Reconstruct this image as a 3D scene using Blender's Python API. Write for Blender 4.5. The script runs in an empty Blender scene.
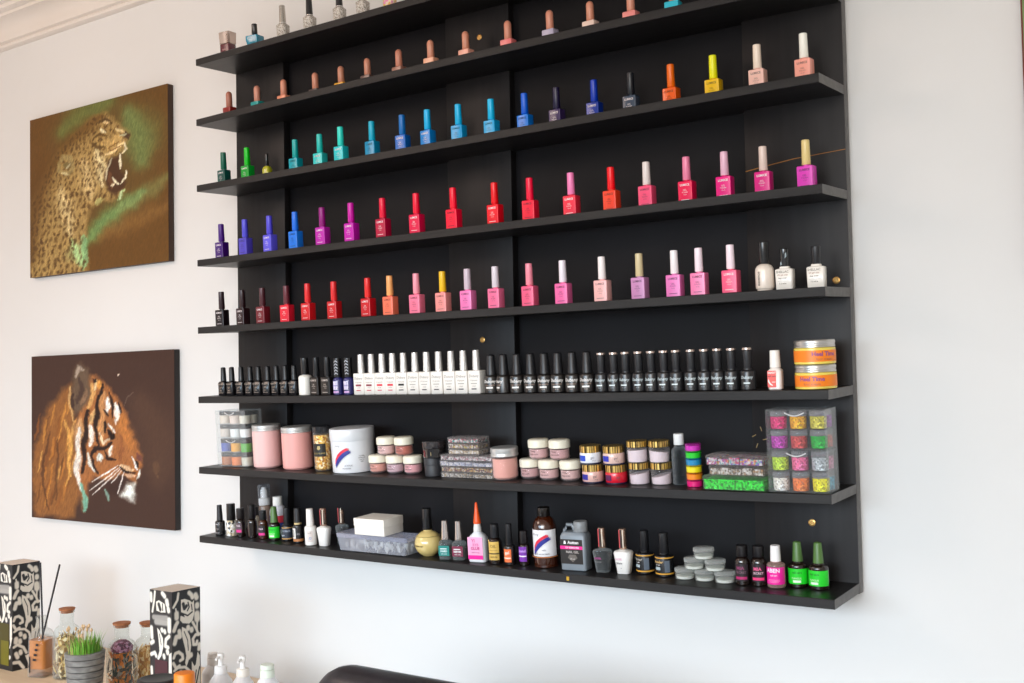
import bpy, math, random
import numpy as np
from math import sin, cos, pi, radians
from mathutils import Matrix, Vector
random.seed(7)
SC = bpy.context.scene
COL = SC.collection
Z0 = 1.53            # height of the middle of the rack above the floor; x runs along the wall, -y into the room
WALL_Y = 0.024
# ------------------------------------------------------------------ materials
def lin(h):
    h = h.lstrip('#')
    out = []
    for i in (0, 2, 4):
        c = int(h[i:i+2], 16) / 255
        out.append(c / 12.92 if c <= 0.04045 else ((c + 0.055) / 1.055) ** 2.4)
    return (*out, 1.0)
_M = {}
def new_mat(key):
    m = bpy.data.materials.new(key); m.use_nodes = True
    nt = m.node_tree; nt.nodes.clear()
    out = nt.nodes.new('ShaderNodeOutputMaterial')
    return m, nt, out
def mat(hexc, rough=0.4, metal=0.0, coat=0.0, spec=0.5):
    key = ('p', hexc, rough, metal, coat, spec)
    if key in _M: return _M[key]
    m, nt, out = new_mat('paint_' + hexc.lstrip('#'))
    b = nt.nodes.new('ShaderNodeBsdfPrincipled')
    b.inputs['Base Color'].default_value = lin(hexc)
    b.inputs['Roughness'].default_value = rough
    b.inputs['Metallic'].default_value = metal
    b.inputs['Coat Weight'].default_value = coat
    b.inputs['Coat Roughness'].default_value = 0.08
    b.inputs['Specular IOR Level'].default_value = spec
    nt.links.new(b.outputs[0], out.inputs[0])
    m.diffuse_color = lin(hexc)
    _M[key] = m
    return m
def clear(tint='#f4f8fa', alpha=0.18, rough=0.08, haze='#e8eef2', edge=0.45):
    """clear glass or acrylic: transparent, with glossy and a little milky body towards grazing angles"""
    key = ('c', tint, alpha, rough, haze, edge)
    if key in _M: return _M[key]
    m, nt, out = new_mat('clear_' + tint.lstrip('#'))
    N = nt.nodes.new
    tr = N('ShaderNodeBsdfTransparent'); tr.inputs[0].default_value = lin(tint)
    pb = N('ShaderNodeBsdfPrincipled'); pb.inputs['Base Color'].default_value = lin(haze); pb.inputs['Roughness'].default_value = rough
    pb.inputs['Specular IOR Level'].default_value = 0.9
    lw = N('ShaderNodeLayerWeight'); lw.inputs[0].default_value = 0.35
    ma = N('ShaderNodeMath'); ma.operation = 'MULTIPLY_ADD'; ma.inputs[1].default_value = edge; ma.inputs[2].default_value = alpha
    ma.use_clamp = True
    mx = N('ShaderNodeMixShader')
    L = nt.links.new
    L(lw.outputs['Facing'], ma.inputs[0]); L(ma.outputs[0], mx.inputs[0]); L(tr.outputs[0], mx.inputs[1]); L(pb.outputs[0], mx.inputs[2]); L(mx.outputs[0], out.inputs[0])
    _M[key] = m
    return m
def speckle(cols, scale=900, rough=0.25, metal=0.0, key2=''):
    """random coloured grains: glitter, rhinestones, dried petals"""
    key = ('s', tuple(cols), scale, rough, metal, key2)
    if key in _M: return _M[key]
    m, nt, out = new_mat('speckle_' + cols[0].lstrip('#'))
    N = nt.nodes.new; L = nt.links.new
    tc = N('ShaderNodeTexCoord'); vo = N('ShaderNodeTexVoronoi'); vo.inputs['Scale'].default_value = scale
    L(tc.outputs['Object'], vo.inputs['Vector'])
    sp = N('ShaderNodeSeparateColor'); L(vo.outputs['Color'], sp.inputs[0])
    rp = N('ShaderNodeValToRGB'); rp.color_ramp.interpolation = 'CONSTANT'
    e = rp.color_ramp.elements
    while len(e) < len(cols): e.new(0.5)
    for i, c in enumerate(cols):
        e[i].position = i / len(cols); e[i].color = lin(c)
    L(sp.outputs[0], rp.inputs[0])
    b = N('ShaderNodeBsdfPrincipled'); b.inputs['Roughness'].default_value = rough; b.inputs['Metallic'].default_value = metal
    L(rp.outputs[0], b.inputs['Base Color'])
    bp = N('ShaderNodeBump'); bp.inputs['Strength'].default_value = 0.6; bp.inputs['Distance'].default_value = 0.002
    L(vo.outputs['Distance'], bp.inputs['Height']); L(bp.outputs[0], b.inputs['Normal'])
    L(b.outputs[0], out.inputs[0])
    _M[key] = m
    return m
def noisy(hexa, hexb, scale=(3, 3, 3), rough=0.6, bump=0.02, detail=6, contrast=(0.35, 0.65), key2='', spec=0.5):
    key = ('n', hexa, hexb, scale, rough, bump, key2)
    if key in _M: return _M[key]
    m, nt, out = new_mat('surface_' + hexa.lstrip('#'))
    N = nt.nodes.new; L = nt.links.new
    tc = N('ShaderNodeTexCoord'); mp = N('ShaderNodeMapping'); mp.inputs['Scale'].default_value = scale
    nz = N('ShaderNodeTexNoise'); nz.inputs['Scale'].default_value = 1.0; nz.inputs['Detail'].default_value = detail
    rp = N('ShaderNodeValToRGB'); e = rp.color_ramp.elements
    e[0].position, e[1].position = contrast; e[0].color = lin(hexa); e[1].color = lin(hexb)
    b = N('ShaderNodeBsdfPrincipled'); b.inputs['Roughness'].default_value = rough; b.inputs['Specular IOR Level'].default_value = spec
    bp = N('ShaderNodeBump'); bp.inputs['Strength'].default_value = bump; bp.inputs['Distance'].default_value = 0.01
    L(tc.outputs['Object'], mp.inputs[0]); L(mp.outputs[0], nz.inputs['Vector']); L(nz.outputs['Fac'], rp.inputs[0])
    L(rp.outputs[0], b.inputs['Base Color']); L(nz.outputs['Fac'], bp.inputs['Height']); L(bp.outputs[0], b.inputs['Normal'])
    L(b.outputs[0], out.inputs[0])
    _M[key] = m
    return m
def vcol(rough=0.5, key2='a', spec=0.5):
    key = ('v', rough, key2, spec)
    if key in _M: return _M[key]
    m, nt, out = new_mat('printed_colour')
    at = nt.nodes.new('ShaderNodeAttribute'); at.attribute_name = 'Col'
    b = nt.nodes.new('ShaderNodeBsdfPrincipled'); b.inputs['Roughness'].default_value = rough; b.inputs['Specular IOR Level'].default_value = spec
    nt.links.new(at.outputs['Color'], b.inputs['Base Color']); nt.links.new(b.outputs[0], out.inputs[0])
    _M[key] = m
    return m
# ------------------------------------------------------------------ mesh building
_TXT = {}
def glyphs(s, bold=0.0, shear=0.0):
    """lettering outline as flat mesh data, one unit high, centred"""
    k = (s, bold, shear)
    if k not in _TXT:
        cu = bpy.data.curves.new('lettering', 'FONT'); cu.body = s; cu.size = 1; cu.resolution_u = 2; cu.offset = bold; cu.shear = shear
        cu.align_x = 'CENTER'; cu.align_y = 'CENTER'
        ob = bpy.data.objects.new('lettering', cu); COL.objects.link(ob)
        me = bpy.data.meshes.new_from_object(ob.evaluated_get(bpy.context.evaluated_depsgraph_get()))
        v = [(p.co.x, p.co.y) for p in me.vertices]; f = [tuple(q.vertices) for q in me.polygons]
        bpy.data.objects.remove(ob); bpy.data.curves.remove(cu); bpy.data.meshes.remove(me)
        _TXT[k] = (v, f)
    return _TXT[k]
def rrect(w, d, r, n=3):
    """rounded rectangle outline, counter-clockwise"""
    r = max(1e-5, min(r, w / 2 - 1e-5, d / 2 - 1e-5)); pts = []
    for cx, cy, a0 in ((w/2-r, d/2-r, 0), (-w/2+r, d/2-r, 90), (-w/2+r, -d/2+r, 180), (w/2-r, -d/2+r, 270)):
        for i in range(n + 1):
            a = radians(a0 + 90 * i / n); pts.append((cx + r * cos(a), cy + r * sin(a)))
    return pts
class MB:
    def __init__(s): s.v = []; s.f = []; s.m = []
    def add(s, vs, fs, mi=0, T=None):
        o = len(s.v)
        s.v += [tuple(T @ Vector(p)) for p in vs] if T is not None else vs
        for q in fs: s.f.append(tuple(i + o for i in q)); s.m.append(mi)
        return s
    def rings(s, rings, mi=0, cap0=True, cap1=True, T=None):
        n = len(rings[0]); vs = [p for r in rings for p in r]; fs = []
        for k in range(len(rings) - 1):
            for i in range(n):
                j = (i + 1) % n
                fs.append((k*n+i, k*n+j, (k+1)*n+j, (k+1)*n+i))
        if cap0: fs.append(tuple(range(n - 1, -1, -1)))
        if cap1: fs.append(tuple((len(rings) - 1) * n + i for i in range(n)))
        return s.add(vs, fs, mi, T)
    def lathe(s, prof, seg=20, mi=0, T=None, cap0=True, cap1=True):
        R = [[(r * cos(2*pi*i/seg), r * sin(2*pi*i/seg), z) for i in range(seg)] for r, z in prof]
        return s.rings(R, mi, cap0, cap1, T)
    def loft(s, secs, mi=0, n=3, T=None):
        """sections (z, w, d, corner radius[, dx, dy])"""
        R = []
        for q in secs:
            z, w, d, r = q[:4]; dx, dy = q[4:6] if len(q) > 4 else (0, 0)
            R.append([(x + dx, y + dy, z) for x, y in rrect(w, d, r, n)])
        return s.rings(R, mi, T=T)
    def box(s, x0, x1, y0, y1, z0, z1, mi=0, b=0.0, T=None):
        if b:
            T2 = Matrix.Translation(((x0+x1)/2, (y0+y1)/2, 0)); T2 = T @ T2 if T is not None else T2
            w, d = x1-x0, y1-y0
            return s.loft([(z0, w-2*b, d-2*b, b), (z0+b, w, d, b), (z1-b, w, d, b), (z1, w-2*b, d-2*b, b)], mi, 2, T2)
        vs = [(x0,y0,z0),(x1,y0,z0),(x1,y1,z0),(x0,y1,z0),(x0,y0,z1),(x1,y0,z1),(x1,y1,z1),(x0,y1,z1)]
        return s.add(vs, [(3,2,1,0),(4,5,6,7),(0,1,5,4),(1,2,6,5),(2,3,7,6),(3,0,4,7)], mi, T)
    def tube(s, pts, r, seg=8, mi=0, r1=None):
        rings = []
        for i, p in enumerate(pts):
            a = Vector(pts[max(0, i-1)]); c = Vector(pts[min(len(pts)-1, i+1)]); t = (c - a).normalized()
            up = Vector((0, 0, 1)) if abs(t.z) < 0.9 else Vector((1, 0, 0))
            x = t.cross(up).normalized(); y = t.cross(x)
            rr = r + ((r1 if r1 is not None else r) - r) * i / max(1, len(pts)-1)
            rings.append([tuple(Vector(p) + x * rr * cos(2*pi*k/seg) - y * rr * sin(2*pi*k/seg)) for k in range(seg)])
        return s.rings(rings, mi)
    # things printed on a front: surface y = -depth (flat) or a cylinder of radius rad
    def surf(s, x, z, flat, rad, lift):
        if rad: a = x / rad; return ((rad + lift) * sin(a), -(rad + lift) * cos(a), z)
        return (x, -flat - lift, z)
    def patch(s, x0, x1, z0, z1, mi=0, flat=0, rad=0, lift=0.0002, r2=None):
        n = max(1, int(abs(x1 - x0) / rad / 0.2)) if rad else 1
        vs = []
        for i in range(n + 1):
            x = x0 + (x1 - x0) * i / n
            vs.append(s.surf(x, z0, flat, rad, lift)); vs.append(s.surf(x, z1, flat, rad, lift))
        return s.add(vs, [(2*i, 2*i+2, 2*i+3, 2*i+1) for i in range(n)], mi)
    def text(s, t, size, x, z, mi=0, flat=0, rad=0, lift=0.0004, bold=0.0, shear=0.0, rot=0):
        v, f = glyphs(t, bold, shear)
        c, d = cos(rot), sin(rot)
        vs = [s.surf(x + size * (a*c - b*d), z + size * (a*d + b*c), flat, rad, lift) for a, b in v]
        return s.add(vs, f, mi)
    def poly(s, pts, mi=0, flat=0, rad=0, lift=0.0004):
        return s.add([s.surf(x, z, flat, rad, lift) for x, z in pts], [tuple(range(len(pts)))], mi)
    def mesh(s, name, sharp=35):
        me = bpy.data.meshes.new(name); me.from_pydata(s.v, [], s.f); me.update()
        n = max(s.m) + 1 if s.m else 1
        for _ in range(n): me.materials.append(None)
        me.polygons.foreach_set('material_index', s.m)
        me.polygons.foreach_set('use_smooth', [True] * len(s.f))
        me.set_sharp_from_angle(angle=radians(sharp))
        return me
# ------------------------------------------------------------------ objects
def part(name, me, mats, parent=None, label=None, loc=None, rotz=0):
    if isinstance(me, MB): me = me.mesh(name)
    o = bpy.data.objects.new(name, me); COL.objects.link(o)
    for i, s in enumerate(o.material_slots):
        s.link = 'OBJECT'; s.material = mats[min(i, len(mats) - 1)]
    if parent is not None: o.parent = parent
    if label: o['label'] = label
    if loc: o.location = loc
    if rotz: o.rotation_euler.z = rotz
    return o
def tag(o, label, cat, group=None, kind=None):
    o['label'] = label; o['category'] = cat
    if group: o['group'] = group
    if kind: o['kind'] = kind
    return o
def thing(name, label, cat, loc=(0, 0, 0), rot=0, group=None):
    o = bpy.data.objects.new(name, None); COL.objects.link(o); o.empty_display_size = 0.02
    o.location = loc; o.rotation_euler.z = radians(rot)
    return tag(o, label, cat, group)
def child(o, nm): return next(c for c in o.children if c.name.split('.')[0] == nm)
def vivid(hx, s=1.14, v=1.05):
    import colorsys
    a, b, c = colorsys.rgb_to_hsv(*lin2s(hx)); r = colorsys.hsv_to_rgb(a, min(1, b * s), min(.98, c * v))
    return '#' + ''.join('%02x' % round(q * 255) for q in r)
def struct(name, mb, mats):
    o = part(name, mb, mats); o['kind'] = 'structure'; return o
ORD = 'first second third fourth fifth sixth seventh eighth ninth tenth eleventh twelfth thirteenth fourteenth fifteenth sixteenth seventeenth eighteenth nineteenth twentieth'.split()
# ------------------------------------------------------------------ painting on a fine grid (artwork, printed cartons)
def paint_grid(w, h, nx, nz, ops, base, sx=1.0, spots_seed=3, fur=0.0):
    """colours (sRGB) on an nx*nz grid of w*h mm; ops are soft polygons and brush strokes given in mm"""
    X, Z = np.meshgrid(np.linspace(0, w, nx), np.linspace(0, h, nz)); P = np.stack([X.ravel() * sx, Z.ravel()], 1)
    img = np.tile(np.array(lin2s(base)), (len(P), 1))
    P0 = P
    if fur:
        rr = np.random.RandomState(spots_seed); Wp = np.zeros_like(P)
        for lam, amp in ((60, 2.2), (26, 1.5), (11, .9), (6, .5)):
            for ax in (0, 1):
                for _ in range(3):
                    th = rr.uniform(0, pi); Wp[:, ax] += amp / 1.7 * np.sin((P[:, 0] * cos(th) + P[:, 1] * sin(th)) * 2 * pi / lam + rr.uniform(0, 6.28))
        P = P + (Wp + rr.normal(0, .55, P.shape)) * fur
    def segd(a, b):
        ab = b - a; t = np.clip(((P - a) @ ab) / max(1e-9, ab @ ab), 0, 1)
        return np.linalg.norm(P - (a + t[:, None] * ab), axis=1)
    def sd(pts):
        d = np.full(len(P), 1e9); inside = np.zeros(len(P), bool)
        for i in range(len(pts)):
            a, b = pts[i], pts[(i + 1) % len(pts)]
            d = np.minimum(d, segd(a, b))
            c = ((a[1] > P[:, 1]) != (b[1] > P[:, 1]))
            if a[1] != b[1]: inside ^= c & (P[:, 0] < (b[0] - a[0]) * (P[:, 1] - a[1]) / (b[1] - a[1]) + a[0])
        return np.where(inside, -d, d)
    rs = random.Random(spots_seed)
    PW = P
    for t, c, wd, al, q in ops:
        P = P0 + (PW - P0) * min(1, wd / 13) if t == 's' else PW
        pts = np.array(q, float).reshape(-1, 2) * (sx, 1)
        col = np.array(lin2s(c))
        if t == 'p': k = np.clip(0.5 - sd(pts) / (2 * max(wd, .1)), 0, 1)
        elif t == 's':
            d = np.full(len(P), 1e9)
            L = len(pts) - 1
            for i in range(L):
                a, b = pts[i], pts[i+1]; ab = b - a; t = np.clip(((P - a) @ ab) / max(1e-9, ab @ ab), 0, 1)
                tp = (1 - .55 * np.abs(2 * (i + t) / L - 1) ** 2) if fur else 1.0      # the brush thins out towards its ends
                d = np.minimum(d, np.linalg.norm(P - (a + t[:, None] * ab), axis=1) / tp)
            if fur and wd > 22 and al < .92: k = np.exp(-(d / (wd * .7)) ** 2)
            else: k = np.clip((wd * .5 - d) / (wd * .34) + .5, 0, 1)
        else:                       # rosettes of a coat, jittered rows of dark blotches inside the outline
            k = np.zeros(len(P)); ins = sd(pts)
            lo, hi = pts.min(0), pts.max(0); y = lo[1]
            while y < hi[1]:
                x = lo[0] + rs.uniform(0, 8)
                st = 13 if y > h * .5 else 18
                while x < hi[0]:
                    c0 = np.array((x + rs.uniform(-3, 3), y + rs.uniform(-4, 4)))
                    j = np.argmin(((P - c0) ** 2).sum(1))
                    if ins[j] < -5:
                        r1, r2, an = rs.uniform(2.6, 4.4) * st / 15, rs.uniform(5.0, 9.0) * st / 15, rs.uniform(-.7, .3)
                        D = P - c0; u = D[:, 0] * cos(an) + D[:, 1] * sin(an); v = -D[:, 0] * sin(an) + D[:, 1] * cos(an)
                        k = np.maximum(k, np.clip(1.7 - 1.25 * np.sqrt((u / r1) ** 2 + (v / r2) ** 2), 0, 1) * rs.uniform(.6, 1))
                    x += st * rs.uniform(.75, 1.15)
                y += (18 if y > h * .5 else 23) * .85
        k = (k * al)[:, None]
        img = img * (1 - k) + col * k
    if fur:
        g = rr.normal(0, 1, (nz, nx)); g = (g + np.roll(g, 1, 0) + np.roll(g, 2, 0) + np.roll(np.roll(g, 3, 0), 1, 1)) / 2     # fine hair grain, streaked downwards
        img = np.clip(img * (1 + .10 * g.ravel()[:, None] * np.clip(img.mean(1) * 2.4 - .35, 0, 1)[:, None]), 0, 1)
    return img
def lin2s(h):
    h = h.lstrip('#'); return [int(h[i:i+2], 16) / 255 for i in (0, 2, 4)]
def grid_colours(me, img, start=0):
    c = np.where(img <= 0.04045, img / 12.92, ((img + 0.055) / 1.055) ** 2.4)
    a = me.color_attributes.get('Col') or me.color_attributes.new('Col', 'FLOAT_COLOR', 'POINT')
    buf = np.ones((len(me.vertices), 4), np.float32)
    if start: a.data.foreach_get('color', buf.ravel())
    buf[start:start + len(c), :3] = c
    a.data.foreach_set('color', buf.ravel())
LEOPARD = [('p','64502a',88.2,0.9,[153,412,342,467,518,424,559,298,473,175,294,181]),('s','74985a',76.5,0.6,[466,414,517,344,525,276]),('s','6c8a4a',70.6,0.55,[162,405,272,445,387,460]),('s','6f9a5c',38.2,0.8,[265,69,339,124,429,158,524,191]),('s','86935a',32.4,0.5,[429,158,558,192,632,220]),('s','8a6434',38.2,0.6,[339,91,472,116,623,142]),('p','a38650',7.4,1,[-10,-35,-9,185,17,238,50,275,95,321,138,349,196,383,251,407,313,429,346,432,373,429,399,405,438,383,466,365,467,343,453,321,432,307,372,296,363,253,376,213,429,202,456,210,451,199,429,188,371,184,358,186,317,181,291,174,280,130,270,82,280,40,283,1,274,-54]),('s','5e401c',58.8,0.85,[1,46,6,169,52,263,113,319]),('s','66481f',35.3,0.8,[113,319,191,372,267,400,341,423]),('s','dcc690',32.4,0.75,[152,240,180,179,204,106]),('s','d6be88',32.4,0.7,[267,310,285,252,294,206]),('s','e6d8a8',23.5,0.8,[322,331,345,286,349,230]),('s','a8d494',29.4,0.85,[214,83,228,56,246,26]),('s','7cc58c',20.6,0.6,[256,98,270,58,265,8]),('s','a9b878',17.6,0.5,[321,186,358,191]),('SPOTS','4d3318',0.0,0.9,[-10,-35,-9,185,17,238,50,275,95,321,138,349,196,383,251,407,313,429,346,432,373,429,399,405,438,383,466,365,467,343,453,321,432,307,372,296,363,253,376,213,429,202,456,210,451,199,429,188,371,184,358,186,317,181,291,174,280,130,270,82,280,40,283,1,274,-54]),('s','a08e5c',14.7,0.75,[142,316,167,335,201,328,215,300,191,284,152,291,142,316]),('s','7a6a40',20.6,0.9,[167,307,196,311]),('s','d8c894',8.8,0.9,[162,287,191,281]),('s','c9c09a',5.9,0.9,[181,299,200,311]),('s','caa868',26.5,0.8,[359,345,395,345,439,347]),('s','5a4220',8.8,0.9,[314,366,341,375,368,366]),('s','e6dab0',8.8,0.9,[341,389,368,377]),('s','4a3418',7.4,0.8,[332,410,369,413,395,395]),('s','d2b888',8.8,0.8,[355,407,382,400]),('s','5a4220',8.8,0.8,[304,356,327,338,359,337]),('s','d9c490',7.4,0.9,[413,378,448,365]),('s','4a3420',14.7,0.95,[457,364,465,349]),('s','b8b898',5.9,0.9,[430,357,461,358]),('s','f0d49a',11.8,0.95,[368,313,408,322,448,335]),('s','7a5224',3.5,0.9,[386,322,435,329]),('s','7a5224',3.5,0.9,[377,331,426,341]),('s','f2e6c0',5.9,0.95,[448,335,456,320,439,306]),('p','4c3220',5.9,0.97,[368,294,399,304,430,302,434,274,451,223,447,208,407,199,372,217,363,256]),('s','8a5a3a',14.7,0.5,[385,262,394,222]),('s','c9c0a0',5.3,0.9,[395,302,372,274,367,242]),('s','efe6c6',7.1,1,[430,305,432,283,430,267]),('s','efe6c6',7.1,1,[456,258,451,240,434,226]),('s','efe6c6',5.9,1,[399,249,407,234,425,224]),('s','dfd6b6',7.4,0.9,[390,225,403,227]),('s','a8c48a',11.8,0.85,[455,207,434,193,416,181]),('s','cfe0b0',4.4,0.8,[438,206,425,183])]
TIGER = [('s','5a4030',88.2,0.5,[503,336,585,231,576,128]),('p','8a5a30',8.8,1,[199,386,150,369,125,341,78,320,48,261,26,211,7,191,0,89,18,6,204,8,235,74,215,138,215,207,216,271,192,328]),('s','c98a40',4.5,0.7,[117,328,107,299,94,265]),('s','c98a40',5.5,0.7,[146,289,136,261,124,227]),('s','7a4822',8.5,0.7,[144,292,134,264,122,230]),('s','c98a40',8.6,0.7,[89,99,79,70,67,36]),('s','7a4822',5.2,0.7,[195,144,185,115,173,81]),('s','b87634',4.8,0.7,[95,121,85,93,72,58]),('s','5e3a20',5.7,0.7,[157,179,147,151,135,117]),('s','5e3a20',8.6,0.7,[87,291,77,263,65,228]),('s','8a5428',8.8,0.7,[39,288,29,259,16,224]),('s','d9a458',6.5,0.7,[203,227,193,199,181,165]),('s','7a4822',5.9,0.7,[95,242,85,213,73,179]),('s','c98a40',6.7,0.7,[197,359,187,331,175,298]),('s','8a5428',6.8,0.7,[231,224,222,196,210,163]),('s','7a4822',4.7,0.7,[105,84,95,55,83,21]),('s','d9a458',5.8,0.7,[215,191,206,163,194,129]),('s','b87634',7.6,0.7,[108,156,98,128,86,93]),('s','c98a40',8.0,0.7,[78,279,67,250,55,216]),('s','7a4822',5.0,0.7,[93,204,83,175,70,141]),('s','c98a40',4.6,0.7,[220,289,210,261,198,227]),('s','b87634',8.1,0.7,[174,116,164,87,152,53]),('s','b87634',6.0,0.7,[225,366,215,338,203,305]),('s','5e3a20',7.8,0.7,[68,183,58,154,45,120]),('s','d9a458',5.9,0.7,[53,193,43,164,30,129]),('s','7a4822',6.1,0.7,[87,199,77,170,65,136]),('s','b87634',9.4,0.7,[71,145,61,116,49,81]),('s','7a4822',6.5,0.7,[150,246,140,217,128,183]),('s','c98a40',7.1,0.7,[171,329,161,301,149,267]),('s','c98a40',5.0,0.7,[153,280,143,251,131,217]),('s','d9a458',7.7,0.7,[142,150,132,121,120,87]),('s','7a4822',6.5,0.7,[124,230,115,202,102,168]),('s','7a4822',6.9,0.7,[87,115,77,86,64,51]),('s','7a4822',7.0,0.7,[44,299,34,270,21,235]),('s','b87634',5.1,0.7,[189,252,179,224,167,191]),('s','5e3a20',5.0,0.7,[47,102,37,73,25,38]),('s','8a5428',7.7,0.7,[149,96,139,67,127,33]),('s','d9a458',6.3,0.7,[192,159,182,131,170,97]),('s','5e3a20',8.9,0.7,[122,104,112,76,100,41]),('s','8a5428',6.8,0.7,[218,276,208,248,196,214]),('s','d9a458',7.1,0.7,[213,282,204,254,192,220]),('s','b87634',6.1,0.7,[166,175,156,147,144,113]),('s','b87634',9.2,0.7,[115,229,105,200,93,166]),('s','d8a254',14.7,0.8,[170,282,189,212,184,128]),('s','55341f',8.8,0.8,[92,247,67,182,52,124,82,26]),('s','55341f',8.8,0.7,[132,225,126,141,121,56]),('p','9c6338',5.9,1,[281,406,328,397,361,377,412,339,445,299,453,264,496,218,512,197,512,166,501,143,486,115,448,133,423,133,365,119,299,125,279,108,258,27,228,86,215,138,229,207,212,263,233,311,274,348]),('p','63503f',7.4,1,[207,418,241,441,269,423,286,396,287,352,247,307,205,299,192,328]),('s','a8998a',11.8,0.8,[216,401,234,429,254,421]),('s','46342c',17.6,0.9,[237,401,244,368,226,328]),('s','8a6a50',11.8,0.8,[267,368,247,328]),('s','3a2822',11.8,0.9,[206,356,202,312]),('s','c9a068',7.4,0.9,[192,377,185,328,205,279]),('s','d0a060',14.7,0.9,[294,384,301,355,274,315]),('s','e8d0a0',8.8,0.9,[314,391,308,367]),('s','2a1c18',11.8,1,[301,394,311,389]),('s','d89848',11.8,0.9,[321,391,324,371]),('s','c8a070',23.5,0.9,[233,279,232,214]),('s','ded4c8',17.6,1,[233,260,225,195,222,134,242,86]),('s','6fae98',14.7,0.9,[242,106,255,67,260,31]),('s','2b1c18',16.2,1,[274,307,263,263,260,248,256,196,249,135]),('s','e6dace',16.2,1,[290,271,287,248,285,208]),('s','cfa870',14.7,0.9,[297,311,290,271]),('s','2b1c18',13.2,1,[338,379,331,347,314,319,314,263,313,245,320,213]),('s','c08a58',17.6,0.9,[347,355,340,319,333,263,340,237]),('s','e0c8a8',8.8,0.9,[327,245,346,221,385,234]),('s','ece4da',13.2,1,[360,347,370,323,360,299]),('s','ece4da',13.2,1,[396,331,405,303,405,276]),('s','2b1c18',7.4,1,[367,359,386,327,386,287]),('s','2b1c18',7.4,1,[347,311,366,291]),('s','2b1c18',6.5,1,[412,331,421,295]),('s','e0d8cc',7.4,1,[366,272,386,256,395,248]),('s','241612',14.7,1,[366,252,379,232,386,245]),('s','241612',8.8,1,[350,279,350,248]),('s','b8743a',23.5,0.8,[424,295,437,256,449,238,474,208]),('s','8a5432',11.8,0.8,[418,246,424,207,417,175]),('s','2b1c18',11.8,1,[290,184,307,205,346,207,385,218]),('s','2b1c18',11.8,1,[293,180,300,153,319,137]),('s','d8dcd2',14.7,1,[320,189,329,169]),('s','e6dccb',10.3,1,[385,210,369,186]),('s','d6d6cc',10.3,1,[276,192,280,164,303,141]),('s','2b1c18',8.8,1,[349,197,359,178,398,175]),('s','6b4038',17.6,1,[496,189,505,174]),('s','241612',8.8,1,[483,173,492,158]),('s','e8e4dc',4.7,1,[468,184,480,165,492,150]),('s','241612',8.8,1,[411,156,442,145,480,144]),('s','d8b48c',11.8,0.95,[417,159,449,155,477,154]),('s','cfa888',10.3,0.9,[442,135,480,136]),('p','3a2620',8.8,0.9,[359,111,417,128,442,125,423,86,371,80]),('p','dcdfd6',7.4,1,[448,114,483,115,481,88,470,66,419,78,435,98]),('s','7a6a5c',11.8,0.7,[442,118,470,107]),('s','e8e8e0',5.9,1,[502,150,492,127]),('s','8ab8a8',8.8,0.7,[352,91,365,64]),('s','efe9e2',3.2,0.85,[411,161,347,135,289,112]),('s','efe9e2',3.2,0.85,[417,156,346,120,279,88]),('s','efe9e2',3.2,0.85,[420,152,354,112,292,76]),('s','efe9e2',3.2,0.85,[426,148,399,127,378,111]),('s','efe9e2',3.2,0.85,[436,145,418,112,407,85]),('s','efe9e2',3.2,0.85,[398,155,362,140,333,130]),('s','f0dcc8',7.6,1,[411,403,414,402]),('s','7a6a62',2.9,0.6,[437,319,450,342,475,357]),('s','74553a',14.7,0.35,[564,174,576,143]),('s','8a6a4a',4.4,0.5,[576,138,580,133])]
CARTON_A = [('p','e0d8ca',0.5,1,[20.8,235.0,30.5,239.1,49.8,233.3,53.2,215.4,37.7,214.1,22.2,216.8]),('s','16171a',8,1,[30.5,230.5,35.3,220.4]),('s','16171a',3,1,[42.6,232.3,43.5,218.9]),('s','8f8a84',10.98,1,[12.6,202.2,56.1,204.4]),('s','9a958e',13.42,1,[20.8,192.9,54.7,193.8]),('p','e0d8ca',0.5,1,[24.2,180.6,31.9,176.2,43.5,161.0,45.0,143.9,37.7,123.0,28.1,112.9,24.2,115.9,31.9,133.3,29.0,156.1]),('s','16171a',2,1,[31.9,168.4,37.7,146.3]),('s','e0d8ca',9.76,1,[3.9,250.5,4.8,236.7]),('s','e0d8ca',6.1,1,[17.4,256.2,14.5,236.1,8.7,213.4]),('s','e0d8ca',10.98,1,[42.6,254.7,49.8,249.4]),('s','e0d8ca',12.2,1,[57.1,240.0,59.0,232.7]),('s','e0d8ca',10.98,1,[61.9,223.6,62.9,219.9]),('s','e0d8ca',10.98,1,[4.8,178.9,6.3,159.3]),('s','e0d8ca',9.76,1,[3.9,146.8,11.1,150.4]),('s','e0d8ca',8.54,1,[3.9,122.9,16.0,127.7,20.8,121.0]),('s','e0d8ca',8.54,1,[4.8,95.3,7.7,64.2]),('s','e0d8ca',9.76,1,[6.3,51.9,8.7,32.7]),('s','e0d8ca',9.76,1,[40.1,178.5,41.1,176.8]),('s','e0d8ca',9.76,1,[49.3,176.4,50.3,174.2]),('s','e0d8ca',8.54,1,[64.3,167.0,53.2,159.1,51.3,145.3,60.9,143.5]),('s','e0d8ca',12.2,1,[64.8,201.2,64.8,178.5]),('s','e0d8ca',9.76,1,[46.4,125.0,47.4,121.4]),('s','e0d8ca',10.98,1,[58.0,135.2,59.0,132.4]),('p','e0d8ca',0.5,1,[62.9,128.7,71.6,134.4,72.5,89.3,65.8,61.1,61.9,79.0]),('s','e0d8ca',3.66,1,[61.9,56.2,71.6,81.5]),('s','e0d8ca',7.32,1,[6.3,12.1,23.2,21.5,37.7,18.3]),('s','e0d8ca',9.76,1,[47.4,25.1,61.9,33.4])]
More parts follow.
